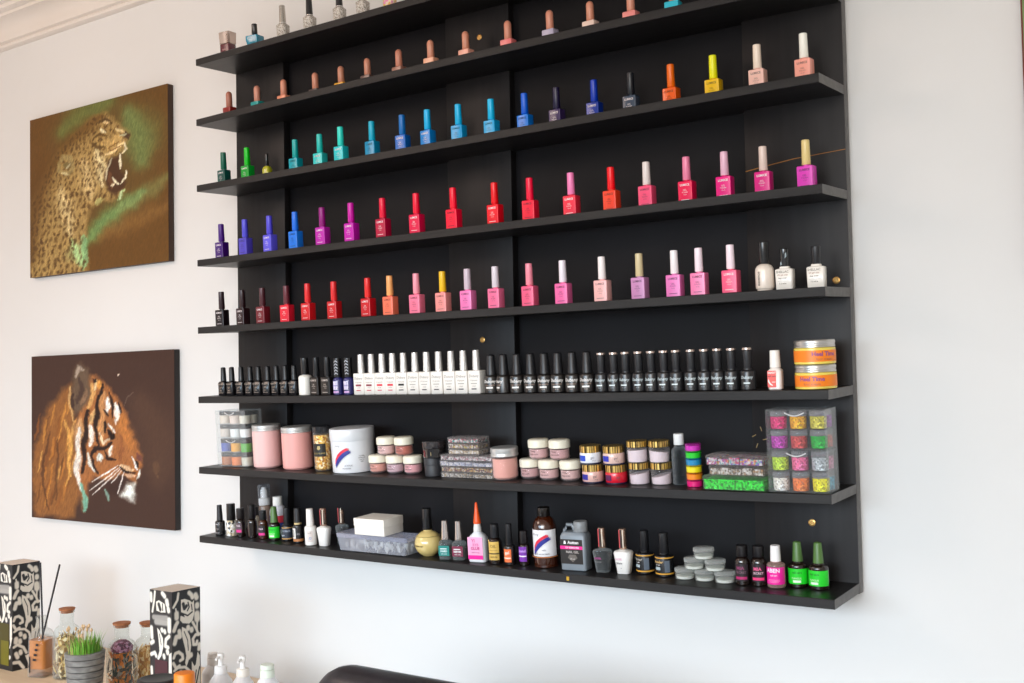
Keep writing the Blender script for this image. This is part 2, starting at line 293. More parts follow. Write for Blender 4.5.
CARTON_B = [('p','e0d8ca',0.5,1,[23.4,240.3,33.1,240.6,46.7,234.7,52.6,229.5,57.3,234.4,58.8,208.4,53.4,192.0,44.8,186.3,27.3,190.6,20.6,197.9,22.2,207.2,33.1,201.9,30.0,209.2,23.4,214.6]),('s','16171a',7,1,[29.2,230.6,32.3,220.3,37.8,224.9]),('s','16171a',3,1,[41.7,231.8,44.8,221.4,40.1,214.7]),('s','16171a',3,1,[23.4,212.6,40.9,204.0,52.6,209.9]),('s','16171a',2.5,1,[50.6,226.0,52.6,213.8]),('s','e0d8ca',6.1,1,[53.4,188.1,63.5,171.6,68.9,158.2]),('p','e0d8ca',0.5,1,[25.3,183.4,37.0,176.6,46.0,160.6,49.5,140.0,46.7,121.3,40.1,103.8,36.2,97.3,33.1,106.0,36.2,120.5,33.1,136.9,27.7,155.8,24.5,170.1]),('s','16171a',2,1,[31.2,172.3,40.1,152.4,41.7,130.6]),('p','e0d8ca',0.5,1,[50.6,106.3,57.3,94.4,61.1,97.0,66.2,123.2,72.1,113.4,72.8,57.2,68.9,38.7,56.5,39.4,50.6,65.1]),('s','16171a',2.5,1,[62.3,84.8,58.4,62.4,55.7,47.6]),('s','16171a',3,1,[71.3,89.7,62.3,57.0]),('s','e0d8ca',7.32,1,[3.9,122.5,7.8,130.8,16.7,132.0,26.1,124.3,27.3,115.5,20.6,113.7]),('s','e0d8ca',7.32,1,[2.7,111.5,9.7,99.9,18.3,102.9]),('s','e0d8ca',6.1,1,[5.1,95.6,15.6,99.9,33.1,97.5,44.8,86.7,49.5,65.5]),('s','e0d8ca',7.32,1,[71.3,159.6,61.1,159.6,54.1,152.4,55.7,140.2,63.5,139.1,65.0,145.4]),('s','e0d8ca',6.1,1,[16.7,254.2,14.4,241.3,3.9,227.5]),('s','e0d8ca',12.2,1,[11.7,213.3,12.1,204.5]),('s','e0d8ca',3.66,1,[9.7,223.3,11.7,215.2]),('s','e0d8ca',9.76,1,[44.8,251.5,50.6,246.4,53.4,240.4]),('s','e0d8ca',12.2,1,[61.9,244.1,64.3,238.1]),('s','e0d8ca',12.2,1,[65.8,222.6,65.8,219.5]),('s','e0d8ca',15.86,1,[65.0,203.0,65.8,192.8]),('s','e0d8ca',4.27,1,[65.8,190.1,65.0,167.2]),('s','e0d8ca',10.98,1,[41.7,179.3,41.7,176.5]),('s','e0d8ca',10.98,1,[50.6,173.8,51.0,171.0]),('s','e0d8ca',9.76,1,[42.8,117.7,43.2,115.3]),('s','e0d8ca',9.76,1,[48.7,120.7,49.1,118.2]),('s','e0d8ca',10.98,1,[21.4,88.5,22.2,85.6]),('s','e0d8ca',10.98,1,[32.3,81.1,33.1,77.0]),('s','e0d8ca',12.2,1,[9.7,77.1,9.0,69.7]),('s','e0d8ca',10.98,1,[19.9,71.8,20.6,67.7]),('s','e0d8ca',9.76,1,[5.1,178.9,9.7,189.1,13.6,193.9]),('s','e0d8ca',10.98,1,[6.6,152.0,10.5,164.2,16.7,164.5]),('s','e0d8ca',9.76,1,[18.3,175.5,20.6,163.5]),('s','e0d8ca',9.76,1,[70.1,128.0,71.3,137.6]),('s','e0d8ca',7.32,1,[3.9,58.2,13.6,62.5,29.2,53.2,37.0,38.8]),('s','e0d8ca',10.98,1,[21.4,44.5,22.2,40.3]),('s','e0d8ca',10.98,1,[9.7,41.0,13.6,32.0]),('p','e0d8ca',0.5,1,[33.1,32.5,48.7,34.5,56.5,15.8,44.8,4.7]),('s','e0d8ca',6.1,1,[60.4,26.1,72.1,17.6]),('s','e0d8ca',8.54,1,[3.9,20.4,17.5,19.1,29.2,3.1]),('s','e0d8ca',9.76,1,[52.6,-10.2,64.3,-9.1])]
# ------------------------------------------------------------------ camera
cam = bpy.data.objects.new('camera', bpy.data.cameras.new('camera')); COL.objects.link(cam); SC.camera = cam
R_, U_, W_ = Vector((0.81997, 0.57209, -0.01899)), Vector((0.03787, -0.02113, 0.99906)), Vector((-0.57115, 0.81992, 0.03899))
cam.matrix_world = Matrix.Translation((2.0729, -1.8066, Z0 - 0.0922)) @ Matrix((R_, U_, -W_)).transposed().to_4x4()
cam.data.sensor_fit = 'HORIZONTAL'; cam.data.sensor_width = 36; cam.data.lens = 1092.85 * 36 / 1024
cam.data.clip_start = 0.05
# ------------------------------------------------------------------ room
M_WALL = noisy('#d9d8d6', '#dedddb', (1.3, 1.3, 1.3), 0.62, 0.05, 8, key2='wall')
M_CEIL = noisy('#dcd3ca', '#e0d8d0', (2, 2, 2), 0.7, 0.02, key2='ceil')
XL, XR, YF, ZC = -1.75, 3.3, -4.6, Z0 + 1.085
struct('wall_back', MB().box(XL - .1, XR + .1, WALL_Y, WALL_Y + .1, 0, ZC + .1), [M_WALL])
struct('wall_left', MB().box(XL - .1, XL, YF, WALL_Y, 0, ZC + .1), [M_WALL])
struct('wall_right', MB().box(XR, XR + .1, YF, WALL_Y, 0, ZC + .1), [M_WALL])
struct('floor', MB().box(XL - .1, XR + .1, YF, WALL_Y + .1, -.1, 0), [noisy('#c9d0d6', '#d8dfe6', (6, 6, 6), 0.35, 0.02, key2='floor')])
struct('ceiling', MB().box(XL - .1, XR + .1, YF, WALL_Y + .1, ZC, ZC + .1), [M_CEIL])
def cornice(name, prof, x0, x1):
    m = MB(); R = [[(x, WALL_Y - p, Z0 + z) for p, z in prof] for x in (x0, x1)]
    m.rings(R, 0); return struct(name, m, [M_CEIL])
CP = [(0, .952), (.010, .952), (.016, .956), (.018, .962), (.016, .966), (.024, .969), (.026, .975), (.028, .990), (.036, 1.006), (.050, 1.016),
      (.064, 1.020), (.068, 1.021), (.068, 1.030), (.076, 1.032), (.084, 1.036), (.084, 1.046), (.092, 1.048), (.100, 1.052), (.100, 1.062), (.128, 1.064), (.130, 1.085), (0, 1.085)]
cornice('trim_1', CP, XL, XR)
bb = MB().box(XL, XR, WALL_Y - .014, WALL_Y, 0, .09, b=.003); struct('baseboard_back', bb, [mat('#e8e6e2', .4)])
# ------------------------------------------------------------------ the black display rack
D, T_, DR = 0.12218, 0.01528, 0.00595
ZL = [0.6987, 0.5546, 0.3973, 0.2202, 0.0614, -0.1017, -0.2663, -0.4261]
ZR = [0.6957, 0.5534, 0.3968, 0.2199, 0.0575, -0.1046, -0.2678, -0.4302]
BOW = [.002, .006, 0, .0015, 0, 0, 0, 0]            # boards that arch a little, and front edges that sag with the load
SAG = [0, 0, 0, 0, 0, .001, .0045, .0028]
def arch(x): return 4 * (x / 1.5) * (1 - x / 1.5)
def lean(i, x): return (DR + SAG[i] * arch(x)) / D
def sz(i, x, d): return Z0 + ZL[i] + (ZR[i] - ZL[i]) * x / 1.5 + BOW[i] * arch(x) - lean(i, x) * d
M_RACK = noisy('#191717', '#1f1d1d', (4, 60, 60), 0.4, 0.05, key2='rackgrain', spec=.25)
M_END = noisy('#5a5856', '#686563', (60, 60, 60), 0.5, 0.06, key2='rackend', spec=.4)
M_RACKV = noisy('#1a1819', '#201e1f', (60, 60, 3), 0.42, 0.05, key2='rackgrainv', spec=.2)
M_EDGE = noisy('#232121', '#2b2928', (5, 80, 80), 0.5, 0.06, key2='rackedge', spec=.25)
M_GAP = noisy('#131214', '#19181b', (5, 5, 5), 0.5, 0.02, key2='gap', spec=.15)
rack = thing('display_rack', 'large black wall rack of eight shelves lined with nail polish', 'display rack', (0, 0, 0))
zt, zb = Z0 + .690, Z0 - .4475
part('back_panel', MB().box(.002, 1.498, .0192, .0235, zb, zt), [M_GAP], rack)
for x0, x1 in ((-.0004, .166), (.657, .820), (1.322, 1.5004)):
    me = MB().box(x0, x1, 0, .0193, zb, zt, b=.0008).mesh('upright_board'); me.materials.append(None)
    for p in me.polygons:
        if x1 > 1.5 and p.normal.x > .9: p.material_index = 1          # lighter grey outer edge
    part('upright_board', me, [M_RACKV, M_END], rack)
for i in range(8):
    m = MB(); f = lambda x, y, dz: (x, y, sz(i, x, -y) + dz)
    e = .0008; ybk = .0188
    sec = [(-D + e, -T_), (ybk, -T_), (ybk, 0), (-D + e, 0), (-D, -e), (-D, -T_ + e)]
    m.rings([[f(1.5 * k / 16, y, dz) for y, dz in sec] for k in range(17)])
    me = m.mesh('shelf', 20)
    me.materials.append(None); me.materials.append(None)
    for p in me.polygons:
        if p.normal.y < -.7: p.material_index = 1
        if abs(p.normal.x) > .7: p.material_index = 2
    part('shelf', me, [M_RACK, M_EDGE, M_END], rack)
def rivet(x, z, y=0.0, s=1.0):
    m = MB(); T = Matrix.Translation((x, y, Z0 + z)) @ Matrix.Rotation(radians(90), 4, 'X')
    m.lathe([(.0062*s, -.0005), (.0062*s, .0012), (.0045*s, .002), (.003*s, .0018), (.0024*s, .0008)], 14, 0, T)
    part('screw_cap', m, [mat('#c59a5a', .3, .8)], rack, 'brass screw cap on the black backboard')
for x, z in ((.747, .628), (.741, 0.0), (.743, -.426 + .014), (1.424, -.335), (1.478, .071)): rivet(x, z)
sc_ = MB(); sc_.tube([(1.323, -.0006, Z0 + .2735), (1.36, -.0006, Z0 + .2785), (1.41, -.0006, Z0 + .2845), (1.5, -.0006, Z0 + .289)], .0011, 5, r1=.0006)
part('scratch_mark', sc_, [mat('#a5713a', .6)], rack, 'thin pale scratch across the board')
for k, (x, z, a) in enumerate(((1.325, -.19, .5), (1.338, -.178, 1.9), (1.345, -.196, .2), (1.33, -.207, 1.2))):
    m = MB(); m.tube([(x - .004*cos(a), -.0004, Z0 + z - .004*sin(a)), (x + .004*cos(a), -.0004, Z0 + z + .004*sin(a))], .0008, 5)
    part('chip_mark', m, [mat('#9c8458', .6)], rack, 'pale chip in the black board')
m = MB().box(1.01, 1.0155, -D - .0012, -D + .001, sz(7, 1.01, D) - .011, sz(7, 1.01, D) - .004, b=.0005)
part('paint_fleck', m, [mat('#c79a20', .5)], rack, 'small yellow fleck on the shelf edge')
# ------------------------------------------------------------------ wall canvases
def canvas(name, label, x0, x1, z0, z1, ops, base, side, seed=3, nx=190, nz=170):
    root = thing(name, label, 'picture', ((x0 + x1) / 2, WALL_Y, Z0 + z0), 0, 'animal canvases on the wall')
    w, h = x1 - x0, z1 - z0
    b = MB().box(-w/2, w/2, -.0176, 0, 0, h, b=.001); part('canvas_frame', b, [mat(side, .6)], root)
    img = paint_grid(w * 1000, h * 1000, nx, nz, ops, base, .66, seed, 1.0)
    g = MB(); g.add([(-w/2 + w * i / (nx - 1), -.0181, h * j / (nz - 1)) for j in range(nz) for i in range(nx)],
                    [(j*nx + i, j*nx + i + 1, (j+1)*nx + i + 1, (j+1)*nx + i) for j in range(nz - 1) for i in range(nx - 1)])
    me = g.mesh('printed_picture'); grid_colours(me, img)
    part('printed_picture', me, [vcol(.5, name, .15)], root)
    return root
canvas('leopard_canvas', 'canvas print of a snarling spotted leopard on brown-green ground', -.904, -.271, .245, .710, LEOPARD, '#66461f', '#3a2416')
canvas('tiger_canvas', 'canvas print of a tiger head in profile on dark brown', -.898, -.252, -.451, .0145, TIGER, '#432e26', '#1c1412', 5)
gc = thing('green_canvas', 'green canvas cut off by the right edge beside the rack', 'picture', (2.08, WALL_Y, Z0 + .06))
part('canvas_frame', MB().box(-.306, .306, -.02, 0, 0, .62, b=.0015), [mat('#6a2f22', .6)], gc)
part('printed_picture', MB().box(-.303, .303, -.0206, -.019, .003, .617), [noisy('#4f6b3c', '#7d9a5e', (7, 7, 7), .5, .02, key2='greenpic')], gc)
# ------------------------------------------------------------------ bottle kit
_C = {}
def cached(key, fn):
    if key not in _C: _C[key] = fn()
    return _C[key]
def stand(name, label, cat, x, d, i, rot=0, group=None, dz=0):
    a = math.atan(lean(i, x))               # things stand square on a board that droops towards its front edge
    o = thing(name, label, cat, (x, -d - dz * sin(a), sz(i, x, d) + dz * cos(a) + .0004), rot, group)
    o.rotation_mode = 'ZYX'; o.rotation_euler.x = a
    return o
def sq_body(w=.027, dp=.020, h=.0385):
    def fn():
        m = MB(); b = .0012
        m.loft([(0, w - 2*b, dp - 2*b, b), (b, w, dp, .0016), (h - b, w, dp, .0016), (h, w - 2*b, dp - 2*b, b)], 0, 3)
        m.lathe([(.0052, h - .0005), (.0052, h + .003)], 14)
        return m.mesh('glass_body', 40)
    return cached(('sqb', w, dp, h), fn)
def tall_cap(r0, r1, z0, z1, dome=0.0, seg=20):
    def fn():
        m = MB()
        p = [(r0 - .0004, z0), (r0, z0 + .0005)]
        if dome:
            for k in range(7):
                a = radians(90 * k / 6); p.append((max(.0002, r1 * cos(a)), z1 - r1 * dome + r1 * dome * sin(a)))
        else: p += [(r1, z1 - .0008), (r1 - .0008, z1)]
        return m.lathe(p, seg).mesh('cap', 40)
    return cached(('cap', r0, r1, z0, z1, dome, seg), fn)
def sq_print(dp=.020):
    def fn():
        m = MB(); f = dp / 2
        m.text('LUMICE', .0052, 0, .0315, 0, f, bold=.03)
        m.text('GEL', .0042, 0, .0225, 0, f); m.text('POLISH', .0034, 0, .0185, 0, f); m.text('15 ml', .003, 0, .0145, 0, f)
        m.patch(-.0075, .0075, .0052, .0062, 0, f, lift=.0004)
        return m.mesh('lettering')
    return cached(('sqp', dp), fn)
def dim(h, k):
    return '#' + ''.join('%02x' % max(0, min(255, round(c * 255 * k))) for c in lin2s(h))
def square_bottle(x, d, i, body, cap, ink, label, group, dome=False):
    o = stand('nail_polish_bottle', label, 'nail polish', x, d, i, random.uniform(-3, 3), group)
    if i in (2, 3): body, cap = vivid(body), vivid(cap)
    else: body, cap = vivid(body, 1.0), vivid(cap, .94)
    if dome:
        part('glass_body', sq_body(h=.031), [mat(body, .28, coat=.2, spec=.4)], o)
        part('cap', tall_cap(.0076, .0074, .032, .0695, 1.15), [mat(cap, .32)], o)
    else:
        part('glass_body', sq_body(), [mat(body, .28, coat=.2, spec=.4)], o)
        part('cap', tall_cap(.0073, .0066, .0405, .0815), [mat(cap, .3)], o)
    part('lettering', sq_print(), [mat(ink, .5)], o) if not dome else None
    return o
# ------------------------------------------------------------------ rows of square bottles: colours run along each shelf
W_, K_ = '#f4ecec', None
ROW2 = [(.042,.059,'#8a1f1a','#a8654f','red-brown'),(.132,.052,'#159a98','#cf8a72','teal'),(.219,.05,'#f09a78','#d4886c','peach'),(.314,.043,'#5a4a48','#cf866a','dark grey'),(.395,.044,'#e8a818','#c98468','amber yellow'),(.481,.052,'#6a5048','#cc8468','taupe brown'),
 (.576,.058,'#a0705f','#cd8268','dusky pink'),(.669,.066,'#f0b090','#d48c70','tan'),(.76,.066,'#f7b09a','#d48a6e','light peach'),(.864,.066,'#f08080','#d4886e','salmon pink'),(.962,.066,'#b8b0c8','#d48a70','lilac grey'),(1.048,.06,'#f5d8c8','#d68c70','cream'),(1.134,.06,'#f4928e','#d88e74','rose pink'),(1.219,.06,'#2cc0d8','#d88e74','cyan')]
for k, (x, d, b, c, nm) in enumerate(ROW2):
    dd = .003 + .016 * arch(x)
    square_bottle(x - (dd - .003) * (2.07 - x) / 1.75, d - dd, 1, b, c, None, f'{nm} nail polish with rounded nude cap, {ORD[k]} from left on second shelf down', 'domed cap nail polishes on the second shelf', True)
ROW3 = [(.024,.063,'#0f4a44','#0f5c4a',1,'dark green'),(.106,.062,'#13a03a','#10c020',1,'bright green'),(.251,.047,'#17a7b5','#1fa9a6',0,'teal'),(.333,.051,'#3fd0cf','#2cc0b8',1,'pale turquoise'),(.421,.076,'#2ec8cf','#3ad6c8',1,'turquoise'),(.506,.069,'#1596c0','#18aecb',0,'sea blue'),(.593,.071,'#0f6cc0','#0e6fb5',1,'medium blue'),
 (.662,.072,'#1187d0','#10b5ea',1,'blue with sky blue cap'),(.737,.065,'#18a5dc','#14b8e8',0,'cyan blue'),(.811,.054,'#1fb0e2','#16bdea',0,'light cyan'),(.887,.047,'#1480dd','#0b62d6',0,'azure with royal blue cap'),(.958,.042,'#3a2a55','#1e1838',1,'dark plum'),(1.042,.042,'#123a94','#1543b0',1,'royal blue'),(1.119,.04,'#3a4656','#14181e',1,'slate grey with black cap'),
 (1.202,.042,'#ff6a0c','#ff7a10',0,'orange'),(1.286,.046,'#f5c400','#f0ee10',0,'golden yellow with lemon cap'),(1.372,.057,'#f9cdc0','#f2e2d2',0,'blush with cream cap'),(1.457,.068,'#ffb6a6','#ecebe2',0,'peach pink with white cap')]
ROW4 = [(.047,.091,'#43186e','#4a1a78',1,'deep purple'),(.144,.104,'#5a50b8','#5b57c8',0,'dull periwinkle'),(.224,.103,'#6a63d8','#5d55cc',1,'periwinkle'),(.306,.103,'#2e7fdc','#2a78dc',0,'cornflower blue'),(.392,.106,'#b52aa8','#8d1878',1,'magenta with plum cap'),(.479,.108,'#bb22a8','#c414a0',1,'bright magenta'),(.568,.108,'#b00c40','#e01848',1,'crimson'),(.657,.106,'#d81350','#e8103f',1,'raspberry'),
 (.752,.106,'#ee1040','#ee0f38',0,'red-pink'),(.845,.095,'#e61530','#e5202e',1,'red'),(.924,.09,'#f52d50','#e81a4c',0,'coral red'),(1.01,.08,'#f4445c','#f48fc0',1,'coral with light pink cap'),(1.094,.077,'#ff5a3c','#f42030',0,'orange coral with red cap'),(1.167,.078,'#f7648a','#ded4d0',0,'coral pink with grey cap'),(1.242,.071,'#e81a5e','#e58aa8',1,'cerise with pink cap'),(1.312,.068,'#e6208a','#e0b6c8',1,'hot pink with pale cap'),(1.381,.066,'#d8308a','#dbc8be',1,'deep pink with beige cap'),(1.456,.069,'#d84ab8','#d9c58c',0,'orchid with gold cap')]
ROW5 = [(.034,.081,'#1c1216','#2e1820',1,'blackish maroon'),(.11,.084,'#2a1418','#2b161a',1,'very dark maroon'),(.182,.088,'#701824','#4a1c24',1,'maroon'),(.255,.083,'#e01c34','#62202c',1,'red with maroon cap'),(.329,.09,'#d01820','#e01c20',1,'scarlet'),(.398,.079,'#c8141c','#dd1c20',1,'blood red'),(.509,.092,'#c41420','#e41a1a',1,'cherry red'),(.574,.096,'#ff7c5e','#fdab60',0,'coral orange with apricot cap'),(.643,.093,'#f87c9c','#fb98aa',0,'candy pink'),
 (.705,.085,'#f79a96','#f6c010',0,'peach with yellow cap'),(.774,.093,'#ee7ab6','#cbb8c4',0,'orchid pink with lilac-grey cap'),(.839,.089,'#f2729c','#d6ccd4',0,'pink with silver-grey cap'),(.915,.084,'#f6618a','#fb8ca0',0,'hot pink with pink cap'),(.991,.085,'#ee6aa6','#e6dee6',0,'bright pink with white cap'),(1.077,.088,'#fcc0bc','#efe6e4',0,'pale peach with white cap'),(1.151,.083,'#c486b4','#cdbb8e',0,'mauve with tan cap'),(1.219,.081,'#e476b8','#eee6e6',0,'light orchid with white cap'),(1.267,.084,'#ef7fae','#eedce4',0,'soft pink with pinkish cap'),(1.328,.09,'#ee5a80','#f0dce4',1,'coral pink with white cap')]
for i, row, nm in ((2, ROW3, 'third'), (3, ROW4, 'fourth'), (4, ROW5, 'fifth')):
    for k, (x, d, b, c, wh, desc) in enumerate(row):
        n = k + (1 if i == 2 and k >= 2 else 0)
        a = desc.split(' with ')
        lab = f'{a[0]} square nail polish bottle' + (f' with {a[1]}' if len(a) > 1 else '') + f', {ORD[n]} from left on {nm} shelf down'
        square_bottle(x, min(d - .004, .108), i, b, c, '#f2e8ea' if wh else dim(b, .6), lab, f'square nail polish bottles on the {nm} shelf')
# ------------------------------------------------------------------ assorted bottles and jars
def decal(ops, rad=0, flat=0):
    """label: ('b', z0, z1, colour, x0, x1) fields, ('t', text, size, x, z, colour) lettering, ('p', points, colour) shapes"""
    m = MB(); cols = []
    def idx(c):
        if c not in cols: cols.append(c)
        return cols.index(c)
    for n, q in enumerate(ops):
        lift = .0003 + .00012 * n
        if q[0] == 'b': m.patch(q[4], q[5], q[1], q[2], idx(q[3]), flat, rad, lift)
        elif q[0] == 't': m.text(q[1], q[2], q[3], q[4], idx(q[5]), flat, rad, lift, *(q[6:] if len(q) > 6 else (.02,)))
        elif q[0] == 'p': m.poly(q[1], idx(q[2]), flat, rad, lift)
    return m.mesh('label'), [mat(c, .4) if c[0] != '!' else mat(c[1:], .25, .9) for c in cols]
def bottle(label, x, d, i, W, H, bh, body, cap, capr, rot=0, group=None, lab=None, neck=.45, dome=0, kind='nail_polish_bottle', cat='nail polish', round_sh=.25, ring=None, dz=0, foot=1.0):
    """round bottle: bh body height, neck as a share of the radius, capr (bottom, top) radii"""
    o = stand(kind, label, cat, x, d, i, rot, group, dz)
    r = W / 2
    def fn():
        s = bh * round_sh; p = [(r*foot - .0012, 0), (r*foot, .0012), (r, bh*.25 if foot < 1 else .0025), (r, bh - s)]
        for k in range(1, 6):
            a = radians(18 * k); p.append((r * neck + (r - r*neck) * cos(a), bh - s + s * sin(a)))
        p += [(r * neck, bh + .002)]
        return MB().lathe(p, 24).mesh('bottle_body', 35)
    part('bottle_body', cached(('rb', W, bh, neck, round_sh, foot), fn), [body], o)
    z0 = bh + .0005
    if ring:
        part('neck_ring', MB().lathe([(capr[0], z0), (capr[0], z0 + .004)], 20), [ring], o); z0 += .0041
    part('cap', tall_cap(capr[0], capr[1], z0, H, dome), [cap], o)
    if lab:
        me, ms = cached(('lab', lab[0], r), lambda: decal(lab[1], r))
        part('label', me, ms, o)
    return o
BLK = mat('#121214', .28, coat=.3); SATIN = mat('#1d1d20', .38); DARKGLASS = mat('#1a0f0b', .12, coat=.6); AMBER = mat('#3a180a', .12, coat=.7)
WHT = mat('#ece9e4', .3, coat=.2); SILV = mat('#d5d2ce', .22, .85); GOLD = mat('#d9a23a', .25, .9); CREAM = mat('#ece6d2', .4)
GLASS = clear('#eef4f4', .06, .05, '#ccd2d4', .5)
PINKB = mat('#d6337e', .4)
# ---- top shelf: bottles partly out of the frame
def top_bottles():
    o = stand('nail_polish_bottle', 'dark red nail polish with clear gold-lined cap at left end of top shelf', 'nail polish', .072, .085, 0, 6, 'nail polishes on the top shelf')
    part('glass_body', MB().loft([(0, .028, .024, .004), (.001, .030, .026, .004), (.026, .030, .026, .004), (.028, .026, .022, .004)]), [mat('#5a1024', .15, coat=.6)], o)
    part('cap', MB().loft([(.0285, .031, .027, .004), (.055, .033, .029, .004), (.0555, .032, .028, .004)]), [clear('#f2e8e2', .3, .08, '#cbb9ae', .5)], o)
    part('cap_core', MB().lathe([(.004, .029), (.005, .04), (.0035, .0545)], 10), [mat('#6a4a32', .3, .6)], child(o, 'cap'))
    part('lettering', MB().text('nails', .007, 0, .014, 0, .0131), [mat('#d8a8a8', .5)], o)
    o = stand('nail_polish_bottle', 'square teal nail polish with black cap, second on top shelf', 'nail polish', .168, .088, 0, 10, 'nail polishes on the top shelf')
    part('glass_body', MB().loft([(0, .025, .022, .003), (.001, .026, .023, .003), (.018, .034, .028, .003), (.027, .034, .028, .003), (.03, .018, .018, .005), (.032, .013, .013, .005)]), [mat('#0e87a6', .15, coat=.6)], o)
    part('cap', tall_cap(.0068, .0064, .0325, .056), [BLK], o)
    part('lettering', MB().text('gloss', .007, -.004, .023, 0, .0141), [mat('#b8dce6', .5)], o)
    for k, (x, cap, bodyc, nm) in enumerate(((.258, 0, '#c8c2ba', 'all-silver nail polish, third on top shelf'), (.343, 1, '#c2b8ac', 'silver glitter nail polish with black cap, fourth on top shelf'),
                                  (.434, 1, '#c9c6c2', 'pale silver nail polish with black cap, fifth on top shelf'), (.502, 1, '#bdb6ac', 'streaky silver nail polish sixth along top shelf, cut by the frame'),
                                  (.578, 0, '#e8b0a8', 'pink and gold nail polish, last visible on top shelf'))):
        o = stand('nail_polish_bottle', nm, 'nail polish', x, .085, 0, 12, 'nail polishes on the top shelf')
        me = cached('topb', lambda: MB().loft([(0, .022, .022, .006), (.001, .024, .024, .007), (.034, .026, .026, .008), (.037, .020, .020, .008), (.0385, .012, .012, .005)]).mesh('glass_body', 40))
        m_ = speckle(['#e0dbd4', '#b7aea2', '#8e867c', '#f0ece6', '#cfc7ba'], 700, .2, .3) if k < 4 else speckle(['#f0c060', '#ea8fc0', '#e8b0a8', '#f6dcc0'], 260, .25)
        part('glass_body', me, [m_], o)
        part('cap', tall_cap(.0078, .0066, .039, .080), [mat('#b9b4ac', .2, .8) if cap == 0 else BLK], o)
        part('neck_ring', MB().lathe([(.0082, .0386), (.0082, .0405)], 16), [SILV], o)
top_bottles()
# ---- third shelf: the small olive-yellow one; fifth shelf: three white bottles at the end
o = stand('nail_polish_bottle', 'small olive-yellow nail polish with thin black cap, third from left on third shelf down', 'nail polish', .172, .058, 2, 8, 'odd bottles among the square polishes')
part('glass_body', MB().loft([(0, .017, .015, .004), (.001, .019, .016, .005), (.022, .021, .018, .005), (.028, .016, .014, .005), (.03, .009, .009, .004)]), [mat('#b5b222', .2, coat=.5)], o)
part('cap', tall_cap(.0042, .0036, .0295, .058), [BLK], o)
part('lettering', MB().text('8', .012, 0, .016, 0, .0088), [mat('#e8e49a', .5)], o)
o = stand('nail_polish_bottle', 'round-shouldered cream nail polish with tall black cap on fifth shelf down', 'nail polish', 1.388, .088, 4, 15, 'white bottles at the end of the fifth shelf')
me, ms = decal([('t', 'essence', .0075, -.009, .02, '#5a5048', .02, 0, radians(90))], .0155)
part('bottle_body', MB().lathe([(.0125, 0), (.0135, .003), (.0148, .004), (.0155, .007), (.0155, .032), (.0148, .037), (.0125, .041), (.009, .0435), (.0068, .0445)], 28), [mat('#f0e2d4', .25, coat=.5)], o)
part('cap', tall_cap(.0086, .0082, .0445, .0805), [BLK], o); part('label', me, ms, o)
for x, lab, dk in ((1.423, 'white square gel bottle with scuffed black cap, beside the round cream bottle', 1), (1.4755, 'white square gel bottle with matt black cap at the end of fifth shelf', 0)):
    o = stand('nail_polish_bottle', lab, 'nail polish', x, .088, 4, 8, 'white bottles at the end of the fifth shelf')
    part('bottle_body', cached('wsq', lambda: MB().loft([(0, .026, .020, .002), (.001, .0275, .0215, .003), (.032, .0285, .022, .003), (.0335, .0265, .02, .004), (.0345, .0165, .0145, .004), (.0375, .0155, .0135, .004)]).mesh('bottle_body', 40)), [mat('#f1ebe2', .3, coat=.3)], o)
    me, ms = cached('wsql', lambda: decal([('t', 'SHELLAC', .0052, -.002, .0285, '#8a7f74'), ('t', 'UV gel coat', .0036, -.002, .0235, '#b08f80'), ('t', 'top coat', .004, -.002, .0185, '#8a7f74'), ('b', .0135, .0140, '#a89c90', -.010, .008), ('t', '7.3 ml e', .0036, -.002, .0095, '#8a7f74')], 0, .011))
    part('label', me, ms, o)
    part('cap', tall_cap(.0068, .0074, .0378, .0665), [SATIN if not dk else mat('#16181a', .18, coat=.6)], o)
    if dk: part('paint_smear', decal([('p', [(.002, .05), (.005, .054), (.0045, .061), (.0025, .058)], '#8fa4ac'), ('p', [(-.006, .039), (-.003, .041), (-.004, .046), (-.0065, .044)], '#a8b4b8')], .0072)[0], [mat('#a4b2b8', .4)], child(o, 'cap'))  # pale patches painted on as reflections in the glossy cap
# ---- sixth shelf
S6 = .095
for k, x in enumerate((.059, .088, .12, .1505, .178, .2085, .237, .2655, .293)):
    o = stand('nail_polish_bottle', f'small black gel bottle, {ORD[k]} from left on sixth shelf down', 'nail polish', x, S6, 5, random.uniform(4, 12), 'small black gel bottles on the sixth shelf')
    part('bottle_body', cached('sbk', lambda: MB().loft([(0, .0195, .0185, .003), (.001, .021, .020, .004), (.030, .021, .020, .004), (.033, .017, .016, .005), (.034, .010, .010, .004)]).mesh('bottle_body', 40)), [mat('#17161a', .25, coat=.4)], o)
    part('cap', tall_cap(.0068, .0056, .034, .0665, .4), [mat('#15181c', .35)], o)
    me, ms = cached('sbkl', lambda: decal([('t', 'DUBANY', .0042, -.001, .0265, '#9a8a7c'), ('t', 'gel', .006, -.001, .0195, '#8a7868'), ('t', 'No.' , .004, -.001, .0125, '#96887a'), ('b', .0065, .0075, '#8a7c70', -.007, .006)], 0, .010))
    part('label', me, ms, o)
o = bottle('white round-shouldered bottle with black cap between black ones on sixth shelf', .327, S6, 5, .030, .0815, .044, mat('#efece4', .35, coat=.3), BLK, (.0088, .0086), 10, 'odd bottles on the sixth shelf', neck=.5, round_sh=.16)
for x, k in ((.362, 0), (.3955, 1)):
    nm = 'black square gel bottle beside the white round bottle, sixth shelf down' if k == 0 else 'black square gel bottle beside the spiral-capped pair, sixth shelf down'
    square_bottle(x, S6, 5, '#1b1716', '#17181b', '#c8bcb4', nm, 'odd bottles on the sixth shelf')
